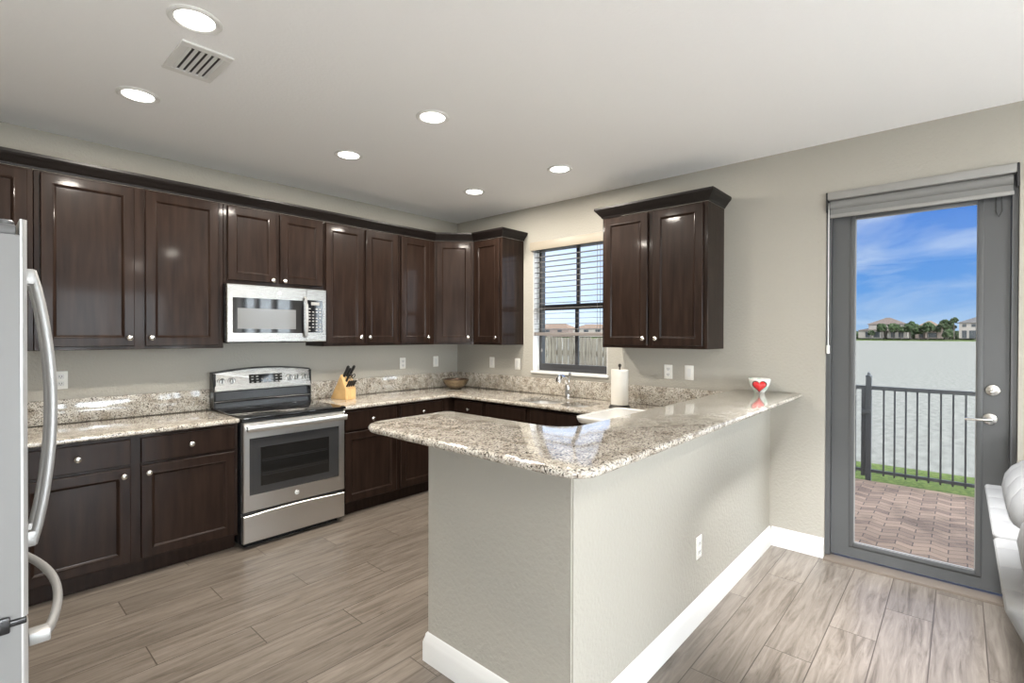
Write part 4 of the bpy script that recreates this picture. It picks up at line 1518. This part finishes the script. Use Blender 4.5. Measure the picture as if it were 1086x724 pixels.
def knife(u, s, L, w, th, label, name='kitchen_knife'):
    """u across the block, s along the slotted face from its low edge"""
    p = Vector((u, -0.115, 0.092)) + fd * s
    rot = Matrix.Rotation(0.12, 4, 'Z')
    base_ = Matrix.Translation((-1.548, -0.175, CT)) @ rot
    P = base_ @ p
    t = thing(name, label, 'knife', P, 0.12, 'black-handled knives in the block')
    mb = MB()
    A, B = fa, fn
    X = Vector((1, 0, 0))
    lp = []
    for (h, k, dd) in ((0.004, 0.80, 0.0), (0.02, 0.95, 0.0), (L * 0.5, 0.85, -0.002), (L * 0.85, 1.0, -0.004), (L, 0.75, -0.007)):
        c = B * h + A * dd
        lp.append([c + X * (th * math.cos(2 * PI * i / 10)) * k + A * (w * math.sin(2 * PI * i / 10)) * k for i in range(10)])
    mb.rings(lp)
    mb.build('handle', M['black_matte'], t)
    mb = MB()
    c0 = [Vector((sx * 0.0012, 0, 0)) + A * (w * 0.7 * sa) for sx, sa in ((-1, -1), (1, -1), (1, 1), (-1, 1))]
    mb.rings([[v + B * -0.002 for v in c0], [v + B * 0.010 for v in c0]])
    mb.build('blade', M['steel'], t, smooth=False)
    return t


knife(-0.030, 0.128, 0.120, 0.017, 0.010, 'tall black knife handle at the upper left of the maple block')
knife(0.000, 0.128, 0.095, 0.014, 0.009, 'black knife handle in the top row of the maple block, middle')
knife(0.032, 0.128, 0.120, 0.016, 0.010, 'tall black knife handle at the upper right of the maple block')
knife(-0.022, 0.078, 0.090, 0.013, 0.009, 'black knife handle in the middle row of the maple block, left')
sc = thing('kitchen_scissors', 'black-handled kitchen scissors in the middle of the maple knife block', 'scissors', Matrix.Translation((-1.548, -0.175, CT)) @ Matrix.Rotation(0.12, 4, 'Z') @ (Vector((0.018, -0.115, 0.092)) + fd * 0.080), 0.12)
for s in (-1, 1):
    c = fn * 0.055 + Vector((s * 0.017, 0, 0))
    pts_ = [c + Vector((1, 0, 0)) * 0.014 * math.cos(2 * PI * i / 14) + fn * 0.022 * math.sin(2 * PI * i / 14) for i in range(14)]
    MB().tube(pts_, 0.004, 8, closed=True).build('finger_loop', M['black_matte'], sc)
MB().tube([fn * 0.006, fn * 0.02, fn * 0.036], 0.005, 8).build('shank', M['steel'], sc)
for i, u in enumerate((-0.036, -0.013, 0.010, 0.033)):
    knife(u, 0.026, 0.072, 0.010, 0.008, 'one of four small steak knives in the bottom row of the maple block', 'steak_knife')

bw = thing('metal_bowl', 'hammered bronze bowl in the corner of the granite counter', 'bowl', (-0.295, -0.300, CT))
MB().lathe([(0.05, 0.0), (0.055, 0.004), (0.090, 0.025), (0.125, 0.060), (0.142, 0.100), (0.146, 0.104), (0.143, 0.106), (0.138, 0.102)], seg=36, cap1=False).build('shell', M['bowl'], bw)
MB().lathe([(0.139, 0.104), (0.122, 0.064), (0.088, 0.031), (0.03, 0.016)], seg=36, cap0=False).build('inside', M['bowl_in'], bw, label='dark inside of the bowl')

pt = thing('paper_towel_holder', 'dark metal paper towel stand right of the sink', 'paper towel holder', (-0.335, -2.315, CT))
MB().lathe([(0.088, 0.0), (0.088, 0.006), (0.080, 0.016), (0.076, 0.022), (0.02, 0.024)], seg=32).build('base', M['dark_metal'], pt)
MB().lathe([(0.006, 0.02), (0.006, 0.325), (0.010, 0.328), (0.014, 0.338), (0.010, 0.350), (0.003, 0.353)], seg=14).build('rod', M['dark_metal'], pt)
tr = tag(MB().lathe([(0.022, 0.0), (0.066, 0.0), (0.068, 0.002), (0.068, 0.279), (0.066, 0.281), (0.022, 0.281)], seg=36, cap0=False, cap1=False).lathe([(0.022, 0.0), (0.022, 0.281)], seg=24, cap0=False, cap1=False).build('paper_towel_roll', M['paper']), 'white paper towel roll standing on the dark holder by the sink', 'paper towel')
tr.location = (-0.335, -2.315, CT + 0.0245)

ty = thing('counter_tray', 'glossy white rectangular tray on the low counter behind the raised bar', 'tray', (-0.91, -2.715, CT))
tx0, tx1, ty0, ty1 = -0.29, 0.29, -0.235, 0.255
mb = MB()
mb.rings([[(x, y, z) for x, y in rrect(tx0 + a, tx1 - a, ty0 + a, ty1 - a, max(0.02, 0.07 - a), 6)] for a, z in ((0.035, 0.0), (0.012, 0.012), (0.002, 0.032), (0.0, 0.044), (0.004, 0.050), (0.012, 0.050), (0.018, 0.045), (0.022, 0.042))])
mb.build('tray_body', M['tray'], ty)
mb = MB()
mb.rings([[(x, y, z) for x, y in rrect(tx0 + a, tx1 - a, ty0 + a, ty1 - a, max(0.02, 0.07 - a), 6)] for a, z in ((0.030, 0.0425), (0.034, 0.0455), (0.05, 0.0465))])
mb.build('raised_board', M['tray'], ty)

cu = thing('heart_cup', 'small pale cup with a red heart at the wall end of the bar', 'cup', (-0.115, -3.300, BAR_T), math.radians(-75))
MB().lathe([(0.034, 0.0), (0.036, 0.004), (0.050, 0.022), (0.064, 0.055), (0.072, 0.092), (0.070, 0.096), (0.066, 0.092), (0.058, 0.055), (0.042, 0.022), (0.01, 0.012)], seg=36).build('cup_body', M['cup'], cu)


def heart_pts(s, n=40):
    q = []
    for i in range(n):
        a = 2 * PI * i / n
        q.append((s * 16 * math.sin(a) ** 3 / 17, s * (13 * math.cos(a) - 5 * math.cos(2 * a) - 2 * math.cos(3 * a) - math.cos(4 * a)) / 17))
    return q


def heart(mb, s, layers, cz):
    mb.rings([[(x * k, y, cz + z * k) for x, z in heart_pts(s)] for k, y in layers])
    return mb


heart(MB(), 0.050, ((1.0, -0.030), (1.0, -0.066), (0.93, -0.074)), 0.049).build('heart_outline', M['red_dark'], cu, angle=60)
heart(MB(), 0.043, ((1.0, -0.070), (0.97, -0.078), (0.80, -0.084), (0.45, -0.088)), 0.049).build('heart', M['red'], cu, angle=60)

# ------------------------------------------------------------------ sofa at the right edge (back towards the kitchen)
sf = thing('sofa', 'white upholstered sofa seen from behind at the right edge by the patio door', 'sofa', (-1.11, -4.95, 0.0))
O = (-1.11, -4.95, 0.0)
MB().box(-1.90, -0.32, -5.45, -4.66, 0.06, 0.36, 0.03).build('base', M['sofa_base'], sf, O, label='beige base')
for (a, b) in ((-1.195, -0.300), (-1.920, -1.228)):
    mb = MB()
    mb.hexa([(a, -4.86, 0.22), (b, -4.86, 0.22), (b, -4.70, 0.22), (a, -4.70, 0.22),
             (a, -4.66, 0.735), (b, -4.66, 0.735), (b, -4.445, 0.725), (a, -4.445, 0.725)], 0.022, 3)
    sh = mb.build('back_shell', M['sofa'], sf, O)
    mb = MB()
    n = 12
    lp = []
    for i in range(n + 1):
        s = i / n
        x = a + 0.03 + (b - a - 0.06) * s
        k = (1 - (2 * s - 1) ** 6) ** 0.5 if 0 < s < 1 else 0.25
        k = max(k, 0.25)
        ring = []
        for j in range(18):
            an = 2 * PI * j / 18
            ring.append((x, -4.655 + 0.150 * k * math.cos(an), 0.775 + 0.150 * k * math.sin(an)))
        lp.append(ring)
    mb.rings(lp)
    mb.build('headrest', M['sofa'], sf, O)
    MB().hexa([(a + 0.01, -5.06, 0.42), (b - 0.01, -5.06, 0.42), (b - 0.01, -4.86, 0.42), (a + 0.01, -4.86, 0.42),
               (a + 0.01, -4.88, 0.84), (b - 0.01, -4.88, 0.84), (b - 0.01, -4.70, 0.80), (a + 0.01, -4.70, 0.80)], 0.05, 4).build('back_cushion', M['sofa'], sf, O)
    MB().box(a + 0.005, b - 0.005, -5.50, -4.88, 0.36, 0.50, 0.045, 4).build('seat_cushion', M['sofa'], sf, O)
for x in (-1.84, -0.38):
    for y in (-5.40, -4.72):
        MB().lathe([(0.018, 0.0), (0.024, 0.065)], (x, y, 0.0), seg=12).build('leg', M['dark_metal'], sf, O)

# ------------------------------------------------------------------ outdoors
struct(MB().box(-30, 3.85, -60, 60, -0.30, -0.12).build('ground', M['grass'], smooth=False))
struct(MB().box(T, 2.62, -8.5, 1.2, -0.12, -0.05).build('patio_pavers', M['paver'], smooth=False))
struct(MB().box(-8.0, 0.2, YB - 4.5, YB - T - 0.001, -0.12, -0.04).build('bounce_terrace', M['concrete'], smooth=False))  # unseen pale slab, added to bounce daylight indoors
mb = MB().hexa([(3.85, -60, -1.4), (5.0, -60, -1.4), (5.0, 60, -1.4), (3.85, 60, -1.4), (3.85, -60, -0.12), (3.86, -60, -0.12), (3.86, 60, -0.12), (3.85, 60, -0.12)])
struct(mb.build('ground_bank', M['grass'], smooth=False))
struct(MB().box(4.1, 305, -320, 320, -1.5, -1.0).build('lake', M['lake'], smooth=False))
mb = MB().hexa([(300, -320, -1.2), (520, -320, -1.2), (520, 320, -1.2), (300, 320, -1.2), (301, -320, -0.8), (520, -320, 0.9), (520, 320, 0.9), (301, 320, -0.8)])
struct(mb.build('ground_far_shore', M['grass'], smooth=False))

fn_ = thing('metal_fence', 'dark grey metal picket fence between the patio and the lake', 'fence', (2.7, -4.0, -0.10))
O = (2.7, -4.0, -0.10)
fy0, fy1 = -5.35, -3.05
MB().box(2.685, 2.715, fy0, fy1, 0.915, 0.955).build('rail', M['fence_metal'], fn_, O, smooth=False)
MB().box(2.685, 2.715, fy0, fy1, 0.025, 0.055).build('rail', M['fence_metal'], fn_, O, smooth=False)
yy = -3.752
ys = [-3.752 - 0.0925 * k for k in range(17)] + [-3.50, -3.41, -3.32, -3.23, -3.14]
for y in ys:
    MB().box(2.692, 2.708, y - 0.008, y + 0.008, 0.0, 0.93).build('picket', M['fence_metal'], fn_, O, smooth=False)
mb = MB().box(2.672, 2.728, -3.645, -3.595, -0.115, 1.055).lathe([(0.030, 0.0), (0.030, 0.012), (0.012, 0.02), (0.017, 0.03), (0.010, 0.045), (0.002, 0.05)], (2.70, -3.620, 1.055), seg=12)
mb.build('post', M['fence_metal'], fn_, O, smooth=False)
MB().box(2.680, 2.720, -3.590, -3.556, -0.02, 0.955).build('gate_stile', M['fence_metal'], fn_, O, smooth=False)
MB().box(2.660, 2.680, -3.640, -3.560, 0.66, 0.70).build('gate_hinge', M['fence_metal'], fn_, O, smooth=False)

wf = thing('wooden_fence', 'weathered wooden picket fence outside the kitchen window', 'fence', (3.0, 0.3, -0.12))
O = (3.0, 0.3, -0.12)
y = -1.2
while y < 2.3:
    wv = random.uniform(0.085, 0.10)
    top = 1.46 + random.uniform(-0.02, 0.02)
    MB().box(2.99, 3.01, y, y + wv, -0.12, top - 0.03).prism([(0, 0), (0, 0), (0, 0)] if False else [(2.99, y), (3.01, y), (3.01, y + wv), (2.99, y + wv)], top - 0.03, top).build('picket', M['weathered'], wf, (3.0, 0.3 , -0.12), smooth=False)
    y += wv + random.uniform(0.012, 0.03)
MB().box(3.011, 3.05, -1.2, 2.3, 0.25, 0.34).box(3.011, 3.05, -1.2, 2.3, 1.15, 1.24).build('rail', M['weathered'], wf, O, smooth=False)

# far shore: houses and trees around x = 312
def hip_roof(mb, x0, x1, y0, y1, z0, z1, r=0.30):
    xc = (x0 + x1) / 2
    ry = min((x1 - x0) / 2, (y1 - y0) * 0.45)
    vs = [mb.bm.verts.new(p) for p in ((x0, y0, z0), (x1, y0, z0), (x1, y1, z0), (x0, y1, z0), (xc, y0 + ry, z1), (xc, y1 - ry, z1))]
    for f in ((0, 1, 4), (1, 2, 5, 4), (2, 3, 5), (3, 0, 4, 5), (3, 2, 1, 0)):
        mb.bm.faces.new([vs[i] for i in f])
    return mb


def house(label, X, wall, roof, bodies, wins, cols=()):
    t = thing('lakeside_house', label, 'house', (X, (bodies[0][0] + bodies[0][1]) / 2, 0.0))
    O = (X, (bodies[0][0] + bodies[0][1]) / 2, 0.0)
    for (y0, y1, z0, z1, zr, dx) in bodies:
        MB().box(X - dx, X + 14, y0, y1, z0, z1).build('wall', wall, t, O, smooth=False)
        hip_roof(MB(), X - dx - 0.8, X + 14.8, y0 - 0.8, y1 + 0.8, z1, zr).build('roof', roof, t, O, smooth=False)
    for (y0, y1, z0, z1, dx) in wins:
        MB().box(X - dx - 0.12, X - dx + 0.1, y0, y1, z0, z1).build('window', M['far_window'], t, O, smooth=False)
    return t


house('cream two-storey lake house with a tall brown hip roof across the water', 312, M['stucco'], M['roof_tile'],
      [(16.0, 31.0, 0.2, 7.3, 10.8, 0.0), (24.5, 35.0, 0.2, 4.2, 5.6, 3.0), (15.0, 23.0, 0.2, 4.0, 5.2, 3.0)],
      [(26.0, 28.5, 0.6, 3.4, 3.0), (30.0, 32.0, 0.6, 3.4, 3.0), (19.8, 21.5, 0.6, 3.2, 3.0), (16.6, 18.4, 0.6, 3.2, 3.0), (24.8, 26.2, 5.2, 6.6, 0.0), (18.5, 20.0, 5.2, 6.6, 0.0)])
house('lake house with an orange tile roof between the trees across the water', 318, M['stucco_pink'], M['roof_orange'],
      [(2.0, 12.5, 0.2, 5.4, 9.0, 0.0), (3.2, 8.5, 0.2, 3.6, 5.0, 2.5)],
      [(4.2, 7.4, 0.6, 3.0, 2.5), (9.4, 11.0, 0.6, 3.0, 0.0)])
house('cream two-storey house with dark porch openings near the right of the far shore', 310, M['stucco'], M['roof_slate'],
      [(-22.0, -3.9, 0.3, 7.6, 10.8, 0.0)],
      [(-6.6, -4.9, 0.4, 4.0, 0.0), (-10.4, -7.4, 0.4, 4.0, 0.0), (-6.4, -5.0, 5.6, 7.0, 0.0), (-9.6, -8.2, 5.6, 7.0, 0.0)])

house('long tan-roofed lake house seen just above the wooden fence through the kitchen window', 312, M['stucco'], M['roof_orange'],
      [(188.0, 216.0, 0.2, 6.2, 9.6, 0.0)], [(192.0, 196.0, 3.8, 5.4, 0.0), (202.0, 206.0, 3.8, 5.4, 0.0)])
house('tan-roofed lake house behind the left side of the kitchen window', 314, M['stucco_pink'], M['roof_orange'],
      [(222.0, 256.0, 0.2, 6.4, 10.2, 0.0)], [(228.0, 232.0, 3.8, 5.4, 0.0), (240.0, 244.0, 3.8, 5.4, 0.0)])


def tree(X, y, h, r, label, squash=0.9, name='shore_tree'):
    t = thing(name, label, 'tree', (X, y, 0.0), 0, 'trees on the far shore')
    mb = MB()
    rnd = random.Random(int(y * 100) + int(X))
    for k in range(26):
        a, e = rnd.uniform(0, 2 * PI), rnd.uniform(-0.75, 1.0)
        q = math.sqrt(max(0.0, 1 - e * e)) * r * rnd.uniform(0.45, 0.85)
        c = (q * math.cos(a), q * math.sin(a), h - r * squash + e * r * squash * 0.72)
        s = r * rnd.uniform(0.28, 0.42)
        qv = bmesh.ops.create_icosphere(mb.bm, subdivisions=2, radius=s)
        for v in qv['verts']:
            v.co = v.co * rnd.uniform(0.82, 1.15) + Vector(c)
    mb.build('crown', M['leaf'], t, smooth=False)
    MB().lathe([(0.22, -0.3), (0.14, h - r * squash)], seg=8).build('trunk', M['bark'], t)


tree(303, 24.6, 7.4, 2.5, 'round green tree in front of the porch of the tall brown-roofed house')
tree(304, 20.1, 7.5, 2.6, 'round green tree in front of the right half of the tall brown-roofed house')
tree(303, 13.4, 8.2, 3.0, 'broad green tree between the brown-roofed and the orange-roofed house')
tree(304, 7.2, 7.8, 2.6, 'green tree in front of the orange-roofed house on the far shore')
tree(306, 0.8, 9.2, 2.6, 'tall dark tree just right of the orange-roofed house')
tree(303, -2.2, 9.9, 1.6, 'tallest dark tree, left of the cream house with the dark porch')
tree(302, 0.0, 4.6, 2.3, 'low bushy tree at the water in front of the tall dark trees')
tree(305, 36.5, 4.0, 2.0, 'small green tree at the far left of the opposite shore')
tree(304, 29.0, 4.2, 1.6, 'small tree beside the porch of the brown-roofed house')
tree(302, 17.0, 6.2, 1.9, 'dark green tree in front of the middle of the brown-roofed house')
tree(308, 10.4, 6.2, 2.4, 'dark bushy tree hiding the left end of the orange-roofed house')
tree(309, 4.0, 6.6, 2.0, 'dark bushy tree hiding the right end of the orange-roofed house')
tree(324, -0.6, 7.9, 2.6, 'wide dark tree standing behind the low bushy tree')
tree(303, -13.5, 5.0, 2.0, 'small green tree at the right end of the opposite shore')

mb = MB()
rnd = random.Random(5)
y = -200.0
while y < 340:
    r = rnd.uniform(2.2, 4.2)
    c = (340 + rnd.uniform(-4, 4), y, rnd.uniform(0.6, 1.8))
    qv = bmesh.ops.create_icosphere(mb.bm, subdivisions=2, radius=r)
    for v in qv['verts']:
        v.co = Vector((v.co.x, v.co.y * 1.4, v.co.z)) * rnd.uniform(0.86, 1.12) + Vector(c)
    y += r * rnd.uniform(0.9, 1.6)
tl = tag(mb.build('distant_treeline', M['leaf'], None, (340, 70, 0.0), smooth=False), 'low dark belt of trees behind the houses across the lake', 'trees')
tl['kind'] = 'stuff'
